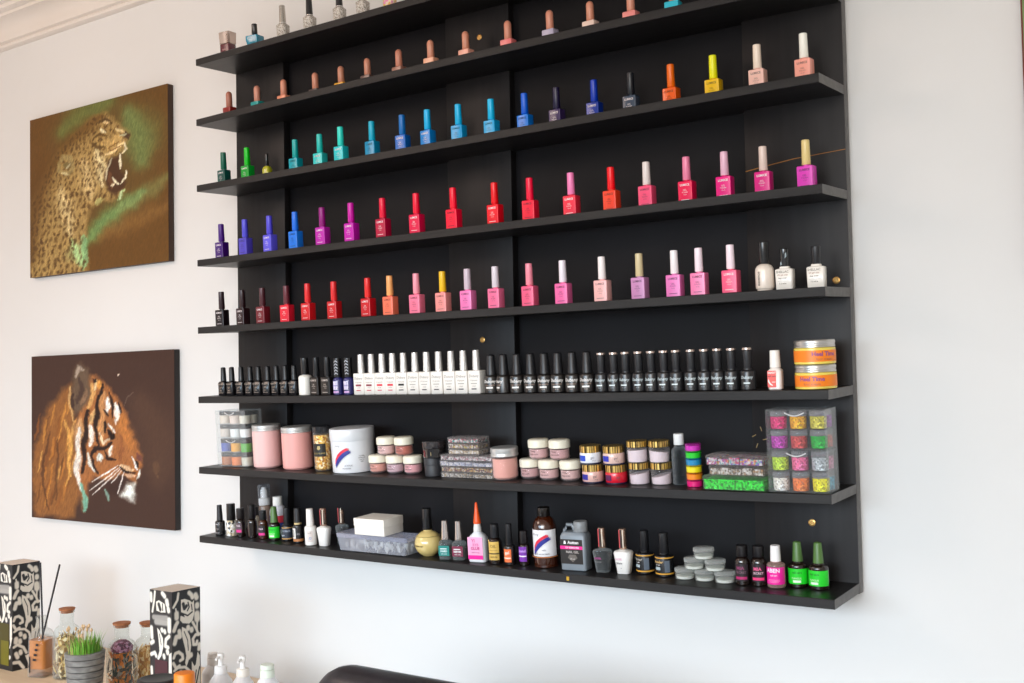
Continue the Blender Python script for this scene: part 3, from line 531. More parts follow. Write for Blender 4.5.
for x, k in ((.4265, 0), (.457, 1)):
    nm = 'blue-purple nail polish with black zigzag cap, ' + ('beside the black squares' if k == 0 else 'next to the white square row')
    o = bottle(nm, x, S6, 5, .0235, .0785, .037, mat('#2a2a68', .2, coat=.6), BLK, (.0088, .0084), 12, 'odd bottles on the sixth shelf', neck=.5, round_sh=.2,
               lab=('blu', [('b', .011, .029, '#d8cfe6', -.008, .004), ('p', [(-.001, .012), (.004, .012), (.006, .029), (.001, .027)], '#2b2c78'), ('t', 'moon', .006, -.003, .02, '#6a5fae'), ('b', .004, .008, '#c79ad0', -.007, .006)]))
    me, ms = cached('zig', lambda: decal([('p', [(xa, z), (xb, z + dz_), (xb, z + dz_ + .0018), (xa, z + .0018)], '#c6c9d2')
        for z in (.0425, .049, .0555, .062, .0685) for xa, xb, dz_ in ((-.0045, .0000, .0035),)] + [('p', [(.0001, z + .0035), (.0045, z), (.0045, z + .0018), (.0001, z + .0053)], '#c6c9d2') for z in (.0425, .049, .0555, .062, .0685)], .0088))
    part('zigzag_print', me, ms, child(o, 'cap'))
WX = (.494, .5235, .553, .582, .6115, .642, .6725, .7035, .735, .7655, .797)
for k, x in enumerate(WX):
    o = stand('nail_polish_bottle', f'white square bottle with silver cap, {ORD[k]} from left in the white row', 'nail polish', x, S6, 5, 0, 'white square bottles on the sixth shelf')
    part('bottle_body', cached('wrow', lambda: MB().loft([(0, .027, .020, .001), (.001, .0288, .0215, .0016), (.0435, .0288, .0215, .0016), (.0445, .027, .020, .0016)]).mesh('bottle_body', 40)), [mat('#eeeae3', .35, coat=.3)], o)
    part('cap', tall_cap(.0078, .0064, .0447, .0843), [mat('#e2dfdb', .26, .55)], o)
    mid = ['#8a3040', '#8a3040', '#d8263c', '#d8263c', '#1c1a1c'][k] if k < 5 else '#a9a49e'
    bot = '#c85a68' if k < 4 else '#34343a'
    bw = .0008 if k >= 5 else .002
    me, ms = cached(('wlab', mid, bot), lambda: decal([('t', 'Dubany', .0075, 0, .034, '#8e8a86', .0, .2), ('t', 'UV gel polish', .0034, 0, .0255, '#a8a29c'), ('b', .0195 - bw, .0195 + bw, mid, -.0075, .0075), ('t', 'nail gel', .003, 0, .0145, '#b0aaa4'), ('b', .0078, .0098, bot, -.006, .006)], 0, .01075))
    part('label', me, ms, o)
for k, x in enumerate((.8325, .8615, .893, .9245, .9555, .985, 1.0165, 1.0475)):
    lab = ('big' if k != 1 else 'bigturn', [('t', 'Dubany', .0084, 0, .0225, '#f0ebe6', .015, .15), ('t', 'uv gel nail polish', .0032, 0, .0155, '#a88f80'), ('b', .009, .0122, '#eceae6' if k != 4 else '#e6d6b4', -.007, .007), ('t', '10 ml', .003, 0, .0062, '#b09a8c')])
    bottle(f'large black bottle with domed cap and white lettering, {ORD[k]} from left on sixth shelf', x, S6, 5, .0295, .0745, .0345, mat('#1e1a19', .3, coat=.35), SATIN, (.0098, .0076), 14 if k != 1 else -30, 'large black domed-cap bottles on the sixth shelf', lab=lab, neck=.6, dome=.45, round_sh=.14)
for k, x in enumerate((1.0775, 1.1035, 1.1275, 1.1535, 1.1785, 1.203, 1.2265, 1.2545, 1.2795, 1.3035, 1.3285, 1.357)):
    o = bottle(f'black bottle with silver-topped cap, {ORD[k]} from left in its row', x, S6, 5, .0248, .066, .0335, mat('#222123', .32, coat=.25), mat('#232326', .4), (.0072, .0078), random.uniform(5, 14), 'silver-topped black bottles on the sixth shelf', neck=.6, round_sh=.12,
               lab=('slv', [('t', 'Dubany', .0068, -.001, .021, '#c6d2d4', .02, .2), ('b', .0105, .0128, '#dce8ea', -.006, .005), ('t', '8 ml', .003, 0, .007, '#9aa2a4')]))
    part('cap_top', MB().lathe([(.0078, .0661), (.0084, .0664), (.0084, .0698), (.0078, .0703)], 18), [mat('#c9b8ae', .22, .8)], child(o, 'cap'), 'silvery metal top of the black cap')
o = stand('nail_polish_bottle', 'white nail polish with coral label and white cap beside the orange jars', 'nail polish', 1.4055, .097, 5, 6, 'odd bottles on the sixth shelf')
part('bottle_body', MB().loft([(0, .020, .016, .003), (.001, .0225, .0185, .005), (.031, .0225, .0185, .005), (.034, .018, .015, .006), (.0355, .014, .012, .005)]), [mat('#efe6e0', .3, coat=.3)], o)
me, ms = decal([('b', .004, .031, '#ee5a50', -.011, .003), ('t', 'SMART', .0042, -.004, .0275, '#fbeae4', .03), ('t', 'nail care', .004, -.004, .022, '#7a2a30'), ('p', [(-.0105, .013), (-.007, .008), (-.002, .006), (-.004, .009), (-.007, .012), (-.0095, .018)], '#fbeae4'), ('b', .0115, .0135, '#f6b8b0', -.004, .002)], 0, .0093)
part('label', me, ms, o); part('cap', tall_cap(.0088, .0079, .0357, .064), [mat('#f3efe8', .35)], o)
for k in range(2):
    o = stand('cream_jar', ['lower orange jar of the two stacked at the end of sixth shelf', 'upper orange jar stacked on another, its lettering turned aside'][k], 'jar', 1.469, .088, 5, (8, 46)[k], 'orange jars on the sixth shelf', .0393 * k)
    part('jar', cached('ojar', lambda: MB().lathe([(.030, 0), (.0325, .0012), (.0325, .026), (.031, .0272)], 40).mesh('jar', 40)), [mat('#e8cf5a', .25, coat=.3)], o)
    part('lid', cached('olid', lambda: MB().lathe([(.0318, .0272), (.0322, .0276), (.0322, .0298), (.0316, .0308), (.0316, .033), (.0322, .034), (.0322, .0372), (.031, .039), (.029, .0392)], 40).mesh('lid', 30)), [mat('#c9c5c0', .28, .8)], o)
    me, ms = cached('olab', lambda: decal([('b', .0045, .0225, '#f58216', -.072, .072), ('t', 'Heel Time', .0095, 0, .0165, '#8a4a8a', .03), ('t', 'foot cream', .006, 0, .0085, '#c07048')], .0325))
    part('label', me, ms, o)
# ------------------------------------------------------------------ seventh shelf: jars, cases, organizers
S7 = 6
def jar(label, x, d, dz, r, h, lidh, jarm, lidm, group, rot=0, lab=None, lid_r=1.0, kind='powder_jar', fill=None, lidprof=None, foot=.9):
    """h whole height with lid; fill=(material, top share): powder inside a clear jar"""
    o = stand(kind, label, 'jar', x, d, S7, rot, group, dz)
    jh = h - lidh
    part('jar', cached(('jj', r, jh, foot), lambda: MB().lathe([(r*foot - .001, 0), (r*foot, .001), (r, .004), (r, jh - .0015), (r*.96, jh)], 32).mesh('jar', 40)), [jarm], o)
    if fill:
        part('powder', cached(('fl', r, jh, fill[1], foot), lambda: MB().lathe([(r*foot - .003, .0015), (r*.93, .005), (r*.93, jh * fill[1])], 28).mesh('powder', 40)), [fill[0]], o)
    R = r * lid_r
    pr = lidprof(R, jh, h) if lidprof else [(R - .0006, jh), (R, jh + .0008), (R, h - .0015), (R - .0015, h)]
    part('lid', cached(('ld', R, jh, h, lidprof.__name__ if lidprof else ''), lambda: MB().lathe(pr, 36).mesh('lid', 35)), [lidm], o)
    if lab:
        me, ms = cached(('lab', lab[0], r), lambda: decal(lab[1], r)); part('label', me, ms, o)
    return o
def ribbed(R, a, b):
    h = b - a
    return [(R - .0006, a), (R, a + .0006), (R, a + h*.25), (R*.975, a + h*.33), (R*.975, a + h*.42), (R, a + h*.5), (R, b - .0015), (R - .0015, b)]
SILVERLID = mat('#cfcfcd', .3, .55); CLEARJAR = clear('#f6f2f2', .04, .05, '#e6e2e2', .3)
G = 'pink powder jars on the seventh shelf'
jar('tall pale pink powder jar with silver lid, beside the clear pot organizer', .178, .070, 0, .0326, .0975, .013, mat('#efc0bc', .3, coat=.4), SILVERLID, G, lidprof=ribbed)
jar('tall salmon pink powder jar with silver lid, beside the gold flake jar', .274, .068, 0, .0345, .0945, .013, mat('#eda9a2', .3, coat=.4), SILVERLID, G, lidprof=ribbed)
jar('clear jar of gold flakes with black label and dark lid', .361, .077, 0, .0195, .098, .014, CLEARJAR, clear('#3a3a40', .55, .15, '#2a2a2e', .4), 'gold flake jar', 24,
    ('gold', [('b', .032, .060, '#15130f', -.017, .014), ('p', [(-.006, .049), (-.002, .046), (.002, .049), (.001, .055), (-.004, .055)], '#b9a468'), ('t', 'GOLD FLAKES', .0045, -.002, .039, '#a08a50')]),
    fill=(speckle(['#f5c64a', '#d99a20', '#ffe08a', '#fff2c0', '#b87818', '#f0b83c'], 260, .3, .35), .93), kind='flake_jar')
tub = stand('acrylic_powder_tub', 'large white round tub with red and blue brush stroke', 'tub', .437, .062, S7, 22)
part('tub', MB().lathe([(.0445, 0), (.0455, .001), (.0468, .066), (.0468, .0672)], 48), [mat('#e3e5e8', .32, coat=.2)], tub)
part('lid', MB().lathe([(.0476, .0674), (.0482, .0685), (.0484, .0915), (.0475, .093), (.044, .0934)], 48), [mat('#dddfe2', .34, coat=.2)], tub)
def strokes(x, z, sx_, sz_):
    up = [(-.95, -.75), (-.85, -.30), (-.50, .15), (-.05, .48), (.35, .68), (.72, .82)]
    mid = [(-.85, -.88), (-.62, -.42), (-.25, -.05), (.15, .25), (.52, .45), (.92, .60)]
    lo = [(-.72, -1.15), (-.45, -.80), (-.08, -.45), (.35, -.12), (.72, .10), (1.12, .30)]
    q = []
    for a, b, c in ((up, mid, '#e02440'), (mid, lo, '#26308e')):
        for k in range(5):
            q.append(('p', [(x + sx_*px, z + sz_*pz) for px, pz in (b[k], b[k+1], a[k+1], a[k])], c))
        e = b[5]; f_ = a[5]
        for t0, t1, ln in ((.0, .3, .10), (.4, .62, .16), (.74, .95, .07)):
            p0 = (e[0] + (f_[0]-e[0])*t0, e[1] + (f_[1]-e[1])*t0); p1 = (e[0] + (f_[0]-e[0])*t1, e[1] + (f_[1]-e[1])*t1)
            q.append(('p', [(x + sx_*p0[0], z + sz_*p0[1]), (x + sx_*(p0[0]+ln), z + sz_*(p0[1]+ln*.4)), (x + sx_*(p1[0]+ln), z + sz_*(p1[1]+ln*.4)), (x + sx_*p1[0], z + sz_*p1[1])], c))
    return q
me, ms = decal([('t', 'young', .006, -.020, .0585, '#8a8a92', 0, .4)] + strokes(-.0105, .0365, .0190, .0215) + [('t', 'ACRYLIC', .0042, .006, .0165, '#8a8a92'), ('t', 'POWDER', .0042, .002, .0105, '#9a9aa2')] +
               [('t', w_, .0034, .034, .036 - .004*k, '#6a6a70') for k, w_ in enumerate(('net 660g', 'made with', 'care for', 'nails'))], .0465)
part('label', me, ms, tub)
pinkjar_lab = lambda ink: ('small' + ink, [('t', 'Young', .0042, -.009, .0165, ink), ('t', 'Nails acrylic', .0036, -.006, .0105, ink)])
G = 'small cream-lidded powder jars on the seventh shelf'
LID_ = lambda R, a, b: [(R - .0006, a), (R, a + .0006), (R, b - .003), (R - .001, b - .0012), (R - .003, b)]
def small_jar(label, x, d, dz, hexc, ink='#6a4a4c', g=G):
    return jar(label, x, d, dz, .0192, .0378, .0158, CLEARJAR, CREAM, g, 20, pinkjar_lab(ink), 1.06, fill=(mat(hexc, .45), .88), lidprof=LID_, foot=.86)
for x, d, dz, c, nm in ((.517,.072,0,'#e6a494','salmon jar with cream lid, bottom of the first pyramid, beside the white tub'), (.562,.069,0,'#d9bcc6','pale lilac jar with cream lid, bottom middle of the first pyramid'), (.607,.066,0,'#eeb0b6','baby pink jar with cream lid, bottom of first pyramid beside dark jars'),
                        (.541,.0705,.0382,'#e8c4bf','pale pink jar with cream lid, top tier of first pyramid'), (.587,.0675,.0382,'#c26a58','terracotta jar with cream lid, top tier of first pyramid')):
    small_jar(nm, x, d, dz, c)
for x, d, dz, c, nm in ((.896,.062,0,'#d8aeae','dusty pink jar with cream lid, bottom of second pyramid beside silver-lidded jar'), (.943,.068,0,'#e4bcba','pale rose jar with cream lid, bottom middle of second pyramid'), (.991,.069,0,'#e0bdb9','beige pink jar with cream lid, bottom of second pyramid beside gold lids'),
                        (.921,.066,.0382,'#dcb4b4','dusky rose jar, first of two on top of second pyramid'), (.969,.068,.0382,'#d3a9aa','mauve pink jar, second of two on top of second pyramid')):
    small_jar(nm, x, d, dz, c)
o = stand('black_jar', 'smooth dark grey jar under a glossy black one', 'jar', .673, .080, S7, 0, 'stacked black jars')
part('jar', MB().lathe([(.0175, 0), (.0185, .001), (.0190, .022), (.0186, .0228), (.0194, .0232), (.0194, .0365), (.0188, .0375)], 32), [mat('#2c2d31', .5)], o)
o = stand('black_jar', 'glossy black jar with dark lid stacked on a grey one', 'jar', .678, .080, S7, 10, 'stacked black jars', .0378)
part('jar', MB().lathe([(.0220, 0), (.0232, .001), (.0238, .0185), (.0232, .019)], 32), [mat('#121012', .12, coat=.7)], o)
part('lid', MB().lathe([(.0240, .0192), (.0244, .0198), (.0244, .0325), (.0232, .034)], 32), [mat('#2a2628', .25, coat=.5)], o)
me, ms = decal([('b', .003, .016, '#6a1a24', -.016, -.010), ('t', 'i', .010, .004, .009, '#8a7a50', .03)], .0237); part('label', me, ms, o)
# flat clear cases with rows of rhinestones
CASE = clear('#f6f4f4', .05, .06, '#ece8e8', .3)
def stone_case(label, x0, x1, d0, d1, z, h, cols, group, rot=0, cells=8, scale=330, tint=CASE):
    w, dp = x1 - x0, d0 - d1
    o = stand('rhinestone_case', label, 'rhinestone case', (x0 + x1)/2, (d0 + d1)/2, S7, rot, group, z)
    part('case', cached(('case', round(w, 4), round(dp, 4), h), lambda: MB().loft([(0, w - .001, dp - .001, .002), (.0008, w, dp, .0025), (h*.62, w, dp, .0025)]).mesh('case', 40)), [tint], o)
    part('lid', cached(('caselid', round(w, 4), round(dp, 4), h), lambda: MB().loft([(h*.66, w + .0008, dp + .0008, .0025), (h - .0008, w + .0008, dp + .0008, .0025), (h, w - .001, dp - .001, .002)]).mesh('lid', 40)), [tint], o)
    m = MB(); n = cells; rs = random.Random(label)
    for k in range(n):
        a = -w/2 + .002 + (w - .004) * k / n; b = a + (w - .004) / n - .0012
        t = rs.uniform(.62, .8) * h
        m.box(a, b, -dp/2 + .0015, dp/2 - .0015, .001, t)
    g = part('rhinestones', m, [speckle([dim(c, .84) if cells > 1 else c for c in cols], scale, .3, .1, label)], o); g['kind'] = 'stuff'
    return o
G = 'rhinestone cases in the tall stack'
mixes = [['#d8cfc0', '#8a7f74', '#f4f0ea', '#b9a27c', '#5d5650', '#e8e2d8', '#b5b0aa'], ['#b08a50', '#7a3a40', '#d8c49a', '#4a4036', '#e0b060', '#9a6a60', '#efe6d4'], ['#e8ecf6', '#aab4d0', '#f8f8fa', '#c8c8d6', '#8c90a8', '#ffffff', '#d0d6ea'], ['#e6e0e0', '#b06a7a', '#f8f4f2', '#a89c9c', '#dcd4d4', '#6a6068', '#f0e8e8'],
         ['#e0c8a0', '#f4ead8', '#b9a07a', '#efe2c8', '#9a8a78', '#ffffff', '#cdbfa8'], ['#a86a5a', '#d8cab8', '#7a6a5a', '#d8c040', '#b8a898', '#f0e8dc', '#8a7a6a'], ['#b01a4a', '#e8e0dc', '#d89090', '#30a8a0', '#a89898', '#f4f0ee', '#7a6a6a']]
names = ['bottom case of the tall stack, pale stones', 'second rhinestone case from the bottom, bronze and amber stones', 'third rhinestone case from the bottom, icy white stones', 'fourth rhinestone case up, silver and pink stones', 'lowest of the three smaller rhinestone cases, cream stones', 'middle of the three smaller rhinestone cases, brown stones', 'topmost small rhinestone case, red and teal stones']
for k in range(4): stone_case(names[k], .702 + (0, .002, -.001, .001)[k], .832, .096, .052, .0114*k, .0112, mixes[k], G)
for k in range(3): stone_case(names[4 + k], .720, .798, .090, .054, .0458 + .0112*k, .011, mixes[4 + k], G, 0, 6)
jar('squat salmon powder jar with silver screw lid, beside the rhinestone cases', .8515, .082, 0, .0255, .0615, .0165, CLEARJAR, SILVERLID, 'pink powder jars on the seventh shelf', fill=(mat('#eeb0a2', .4), .9), lidprof=ribbed, lid_r=1.06)
# gold-lidded jars
def barcode_gold(R, a, b): return [(R - .0005, a), (R, a + .0005), (R, b - .001), (R - .001, b)]
def gold_m(seed):
    key = ('gold', seed)
    if key in _M: return _M[key]
    m, nt, out = new_mat('gold_lid'); N = nt.nodes.new; L = nt.links.new
    tc = N('ShaderNodeTexCoord'); sp = N('ShaderNodeSeparateXYZ'); L(tc.outputs['Object'], sp.inputs[0])
    at = N('ShaderNodeMath'); at.operation = 'ARCTAN2'; L(sp.outputs['Y'], at.inputs[0]); L(sp.outputs['X'], at.inputs[1])
    nz = N('ShaderNodeTexNoise'); nz.noise_dimensions = '1D'; nz.inputs['Scale'].default_value = 5; nz.inputs['Detail'].default_value = 2; L(at.outputs[0], nz.inputs['W'])
    rp = N('ShaderNodeValToRGB'); e = rp.color_ramp.elements; e[0].position = .44; e[0].color = lin('#2e1c08'); e[1].position = .54; e[1].color = lin('#f6cf78')
    L(nz.outputs['Fac'], rp.inputs[0]); b = N('ShaderNodeBsdfPrincipled'); b.inputs['Metallic'].default_value = .75; b.inputs['Roughness'].default_value = .28
    L(rp.outputs[0], b.inputs['Base Color']); L(b.outputs[0], out.inputs[0]); _M[key] = m; return m
G = 'blue-labelled gold-lidded jars'
for x, d, dz, c, bl, nm in ((1.046,.080,0,'#e2b6ac','#2c2a9a','pink jar with blue label and gold lid, under the white one'), (1.0945,.080,0,'#d8152f','#5a1650','red jar with dark label and gold lid'), (1.043,.080,.0342,'#e6e8ee','#1d49c0','white jar with blue label and gold lid, top of the pair'), (1.0915,.080,.0342,'#e0bdb2','#1f2fae','beige jar with blue label and gold lid, stacked on the red jar')):
    jar(nm, x, d, dz, .0198, .0338, .0128, mat(c, .3, coat=.5), gold_m(1), G, 10, ('blue' + bl, [('b', .0065, .0165, bl, -.019, -.003), ('t', 'gel', .006, .010, .0125, '#6a5a60', 0), ('t', '15 g', .0036, .012, .0072, '#7a6a6a', 0), ('b', 0.0006, .003, '#14163a', -.03, .03)]), .97, lidprof=barcode_gold)
G = 'white powder jars with gold lids'
for x, d, dz, nm in ((1.141,.0785,0,'white powder jar with gold lid, bottom, beside the red jar'), (1.1815,.073,0,'half-full white powder jar with gold lid, bottom, beside the clear bottle'), (1.139,.0785,.0388,'white powder jar with gold lid, top, beside the beige jar'), (1.1795,.073,.0388,'white powder jar with gold lid, top, beside the white-capped bottle')):
    o = jar(nm, x, d, dz, .0186, .0385, .011, CLEARJAR, gold_m(2), G, 30, None, 1.02, lidprof=barcode_gold, foot=.96)
    t1, t2 = {1.141: (.017, .022), 1.1815: (.012, .020), 1.139: (.0215, .023), 1.1795: (.0215, .017)}[x]
    n = 28; r = .0174
    R = [[(r*.95*cos(2*pi*i/n), r*.95*sin(2*pi*i/n), .0015) for i in range(n)], [(r*cos(2*pi*i/n), r*sin(2*pi*i/n), (t1 + t2)/2 + (t2 - t1)/2 * cos(2*pi*i/n)) for i in range(n)]]
    part('powder', MB().rings(R), [mat('#e9dfe6', .5)], o)
o = stand('remover_bottle', 'clear bottle of liquid with white flip cap, beside the rainbow stack', 'bottle', 1.2155, .067, S7, 14)
part('bottle_body', MB().lathe([(.0125, 0), (.0138, .0015), (.0142, .056), (.0135, .061), (.0085, .066), (.008, .069)], 28), [clear('#eaeef0', .02, .05, '#c4cbd0', .5)], o)
part('liquid', MB().lathe([(.012, .002), (.0128, .045)], 24), [clear('#d0d4d6', .02, .1, '#7a8286', .15)], o)
part('cap', tall_cap(.0092, .0090, .069, .0885), [mat('#e8eaea', .35)], o)
G = 'coloured pots in the rainbow stack'
for k, (c, nm) in enumerate((('#e8207a', 'hot pink'), ('#f28a1e', 'orange'), ('#f0de1a', 'yellow'), ('#1a86b8', 'blue'), ('#1ec42a', 'green'), ('#c828b0', 'magenta'))):
    o = stand('glitter_pot', f'{nm} pot in the rainbow stack, ' + ('at the bottom', 'second from the bottom', 'third from the bottom', 'fourth from the bottom', 'just under the top one', 'on top')[k], 'pot', 1.249, .082, S7, 0, G, .01225 * k)
    part('pot', cached('rpot', lambda: MB().lathe([(.0125, 0), (.0131, .0006), (.0134, .0088), (.013, .0092)], 28).mesh('pot', 40)), [mat(c, .28, coat=.5)], o)
    part('lid', cached('rlid', lambda: MB().lathe([(.0134, .0093), (.0138, .0096), (.0138, .0117), (.013, .0122)], 28).mesh('lid', 40)), [clear('#f2ecf2', .3, .08, c, .35)], o)
G = 'flat cases beside the rainbow stack'
stone_case('long clear case of bright green glitter, bottom of the short stack', 1.281, 1.390, .1185, .062, .0006, .0232, ['#14c828', '#0e9a20', '#38e84a', '#0a7a18', '#20d838'], G, 0, 1, 300, clear('#dff4de', .05, .06, '#cfe8cc', .3))
stone_case('flat clear case of brown and silver stones, middle of short stack', 1.290, 1.388, .112, .062, .0242, .0165, ['#d8d0c4', '#8a7660', '#f4f0ea', '#b48a5a', '#6a5a4a', '#c9c2b8'], G, 0, 5)
stone_case('flat clear case of multicoloured stones, top of the short stack', 1.286, 1.388, .114, .062, .0411, .0165, ['#e8e0e4', '#d83a6a', '#8a6ad0', '#e8a85a', '#f6f2f4', '#c04a9a', '#6ab0b8', '#c8bcc0'], G, 0, 5)
# clear organizers and the pots inside them
ACR = clear('#fafbfb', .018, .04, '#e4e8ea', .28)
def organizer(label, x0, x1, d0, d1, dz, h, group):
    w, dp = x1 - x0, d0 - d1; t = .0016
    o = stand('acrylic_organizer', label, 'organizer', (x0 + x1)/2, (d0 + d1)/2, S7, 0, group, dz)
    for nm, b in (('side_panel', (-w/2, -w/2 + t, -dp/2, dp/2, 0, h)), ('side_panel', (w/2 - t, w/2, -dp/2, dp/2, 0, h)), ('back_panel', (-w/2 + t, w/2 - t, dp/2 - t, dp/2, 0, h)), ('front_panel', (-w/2 + t, w/2 - t, -dp/2, -dp/2 + t, 0, h)), ('bottom_panel', (-w/2 + t, w/2 - t, -dp/2 + t, dp/2 - t, 0, t)), ('top_panel', (-w/2 + t, w/2 - t, -dp/2 + t, dp/2 - t, h - t, h)), ('inner_shelf', (-w/2 + t, w/2 - t, -dp/2 + t, dp/2 - t, h/2 - t/2, h/2 + t/2))):
        part(nm, MB().box(*b), [ACR], o)
    hm = MB(); n = 12
    hm.tube([(-.016 + .032 * k / n, -dp/2 - .0016, h - .005 - .005 * sin(pi * k / n)) for k in range(n + 1)], .0011, 6)
    part('handle', hm, [clear('#fafafa', .4, .1, '#f4f4f4', .3)], child(o, 'front_panel'))  # added clear arc in the shape of a reflection on the front
    return o
def pots(x0, x1, d0, d1, dz, h, rows, side, group, where, matte=False):
    w = x1 - x0
    for rr, (z, cols) in enumerate(zip((h/2 + .001, .0018), rows)):
        spots = [(x0 + w * (k + .5) / 3, d0 - .0155, c, nm, 'front') for k, (c, nm) in enumerate(cols)] + [(x1 - w/6, d1 + .0145, side[rr][0], side[rr][1], 'rear')]
        for k, (x, d, c, nm, ps) in enumerate(spots):
            ht = h/2 - .0036
            tier = 'top' if rr == 0 else 'bottom'
            o = stand('glitter_pot', f'{nm} pot in {tier} row of {where}' + (', in the rear row' if ps == 'rear' else ''), 'pot', x, d, S7, 0, group, dz + z)
            fm = mat(c, .5) if matte else speckle([c, dim(c, .75), dim(c, 1.25), c, dim(c, 1.1)], 420, .25, .15)
            part('pot', cached(('gp', ht), lambda: MB().lathe([(.0118, 0), (.0126, .0006), (.0132, ht*.66), (.0128, ht*.68)], 24).mesh('pot', 40)), [fm], o)
            part('lid', cached(('gl', ht), lambda: MB().lathe([(.0134, ht*.69), (.0136, ht*.71), (.0136, ht*.97), (.013, ht)], 24).mesh('lid', 40)), [clear('#f0eef0', .16, .1, '#d8d4d8', .3)] if not matte else [clear('#9a9a9a', .3, .15, '#5a5a5a', .3)], o)
XO = (.034, .136, .095, .045); XP = (1.3965, 1.4945, .1195, .066)
G = 'clear pot organizers'
organizer('lower clear organizer of bright pots at left end of seventh shelf', *XO, .0006, .0655, G); organizer('upper clear organizer of white pots at left end of seventh shelf', *XO, .0664, .064, G)
organizer('lower clear organizer of neon pots at right end of seventh shelf', *XP, .0006, .068, G); organizer('upper clear organizer of glitter pots at right end of seventh shelf', *XP, .0689, .064, G)
PG = 'pots inside the clear organizers'
pots(*XO, .0664, .064, [[('#e6d8c8', 'ivory'), ('#e6d2c6', 'pale beige'), ('#ddd6c6', 'cream')], [('#d8ccc2', 'greige'), ('#eef0f0', 'white'), ('#f2f2f0', 'bright white')]], [('#b8b0a2', 'grey-beige'), ('#c8c0b4', 'light grey')], PG, 'the white-pot organizer', True)
pots(*XO, .0006, .0655, [[('#4a5cb0', 'blue'), ('#f2a81e', 'yellow-orange'), ('#52b02a', 'green')], [('#c07848', 'copper brown'), ('#f28028', 'bright orange'), ('#d6d0be', 'bone')]], [('#b03a7a', 'plum pink'), ('#a84a8a', 'purple-pink')], PG, 'the lower bright-pot organizer', True)
pots(*XP, .0689, .064, [[('#d82a70', 'deep pink glitter'), ('#f0a818', 'gold glitter'), ('#c8bc48', 'olive gold glitter')], [('#b838a8', 'purple glitter'), ('#c84848', 'red glitter'), ('#18a838', 'emerald glitter')]], [('#9a48a8', 'violet glitter'), ('#c05a48', 'rust glitter')], PG, 'the upper glitter organizer')
pots(*XP, .0006, .068, [[('#b8d838', 'lime'), ('#f06a9a', 'bubblegum pink'), ('#b0b4b8', 'silver')], [('#eee4da', 'off-white'), ('#f47a38', 'neon orange'), ('#eee01c', 'neon yellow')]], [('#d888a8', 'light pink'), ('#48a8c8', 'sky blue')], PG, 'the lower neon organizer')
# ------------------------------------------------------------------ bottom shelf
S8 = 7; G = 'bottles along the bottom shelf'
B = lambda *a, **k: bottle(*a, group=G, **k)
B('small black nail polish at the left end of bottom shelf', .041, .0945, S8, .0225, .0700, .034, mat('#121216', .25, coat=.4), SATIN, (.0072, .0056), 8, lab=('k1', [('t', 'LUMICE', .004, 0, .026, '#b8b4b4'), ('t', 'top', .006, 0, .016, '#8a8484'), ('b', .006, .007, '#b0a8a8', -.006, .006)]), round_sh=.12, neck=.5)
B('clear patterned bottle with wide black cap on bottom shelf', .0755, .090, S8, .0245, .0745, .036, speckle(['#e8e6e2', '#cfc6b8', '#f6f4f0', '#3a3632', '#d8c8a8'], 190, .2), BLK, (.0105, .0098), 10, neck=.6, round_sh=.12)
B('small dark dropper bottle with pink and grey label, near the left end', .106, .0885, S8, .0215, .065, .0405, DARKGLASS, mat('#1a1516', .35), (.0098, .0092), 20, lab=('k2', [('b', .010, .032, '#5a4a52', -.010, .007), ('b', .011, .017, '#e0308a', -.010, .006), ('t', 'NAIL', .006, -.002, .026, '#d8c8d0')]), neck=.5, round_sh=.2)
B('small bottle with beige label half hidden behind the dropper bottle', .109, .048, S8, .023, .062, .042, mat('#b8ac98', .4), SATIN, (.0088, .008), 20, neck=.5, round_sh=.2)
B('plain dark brown bottle without label, beside the pink dropper bottle', .1425, .087, S8, .0215, .0750, .043, DARKGLASS, mat('#171415', .35), (.0088, .0085), 0, neck=.5, round_sh=.22)
B('amber bottle with black and pink label in front of the pump bottle', .1785, .0865, S8, .0225, .064, .0430, AMBER, SATIN, (.0088, .0084), 15, lab=('k4', [('b', .008, .031, '#241d22', -.0105, .0105), ('b', .009, .0145, '#e0308a', -.009, .009), ('t', 'base', .0065, 0, .024, '#d8c0cc')]), neck=.55, round_sh=.22)
o = stand('pump_bottle', 'white pump bottle under a clear overcap at the rear of bottom shelf', 'bottle', .124, .03, S8, 15)
part('bottle_body', MB().lathe([(.013, 0), (.0145, .0015), (.0145, .058), (.013, .063), (.009, .0645)], 24), [mat('#8a7468', .25, coat=.4)], o)
part('pump', MB().lathe([(.0128, .0646), (.013, .066), (.013, .080), (.0085, .0815), (.0078, .100), (.006, .102), (.0055, .106)], 24), [mat('#ece8e2', .35)], o)
part('overcap', MB().lathe([(.0138, .0650), (.0142, .0655), (.0138, .1105), (.0125, .1125)], 28), [clear('#eceef2', .04, .05, '#d0d4da', .35)], o)
o = bottle('white bottle with purple and red label behind the green polish', .168, .030, S8, .0385, .0865, .066, mat('#d6d6dc', .3, coat=.2), mat('#efece6', .35), (.0112, .0108), 20, G, lab=('k5', [('b', .012, .044, '#5a3aa0', -.022, -.006), ('b', .012, .044, '#e8e4ea', -.006, .006), ('b', .028, .044, '#d83a4a', .006, .021), ('b', .012, .028, '#3a4a8a', .006, .021), ('t', 'gel', .009, 0, .03, '#8a4a6a')]), neck=.5, round_sh=.25)
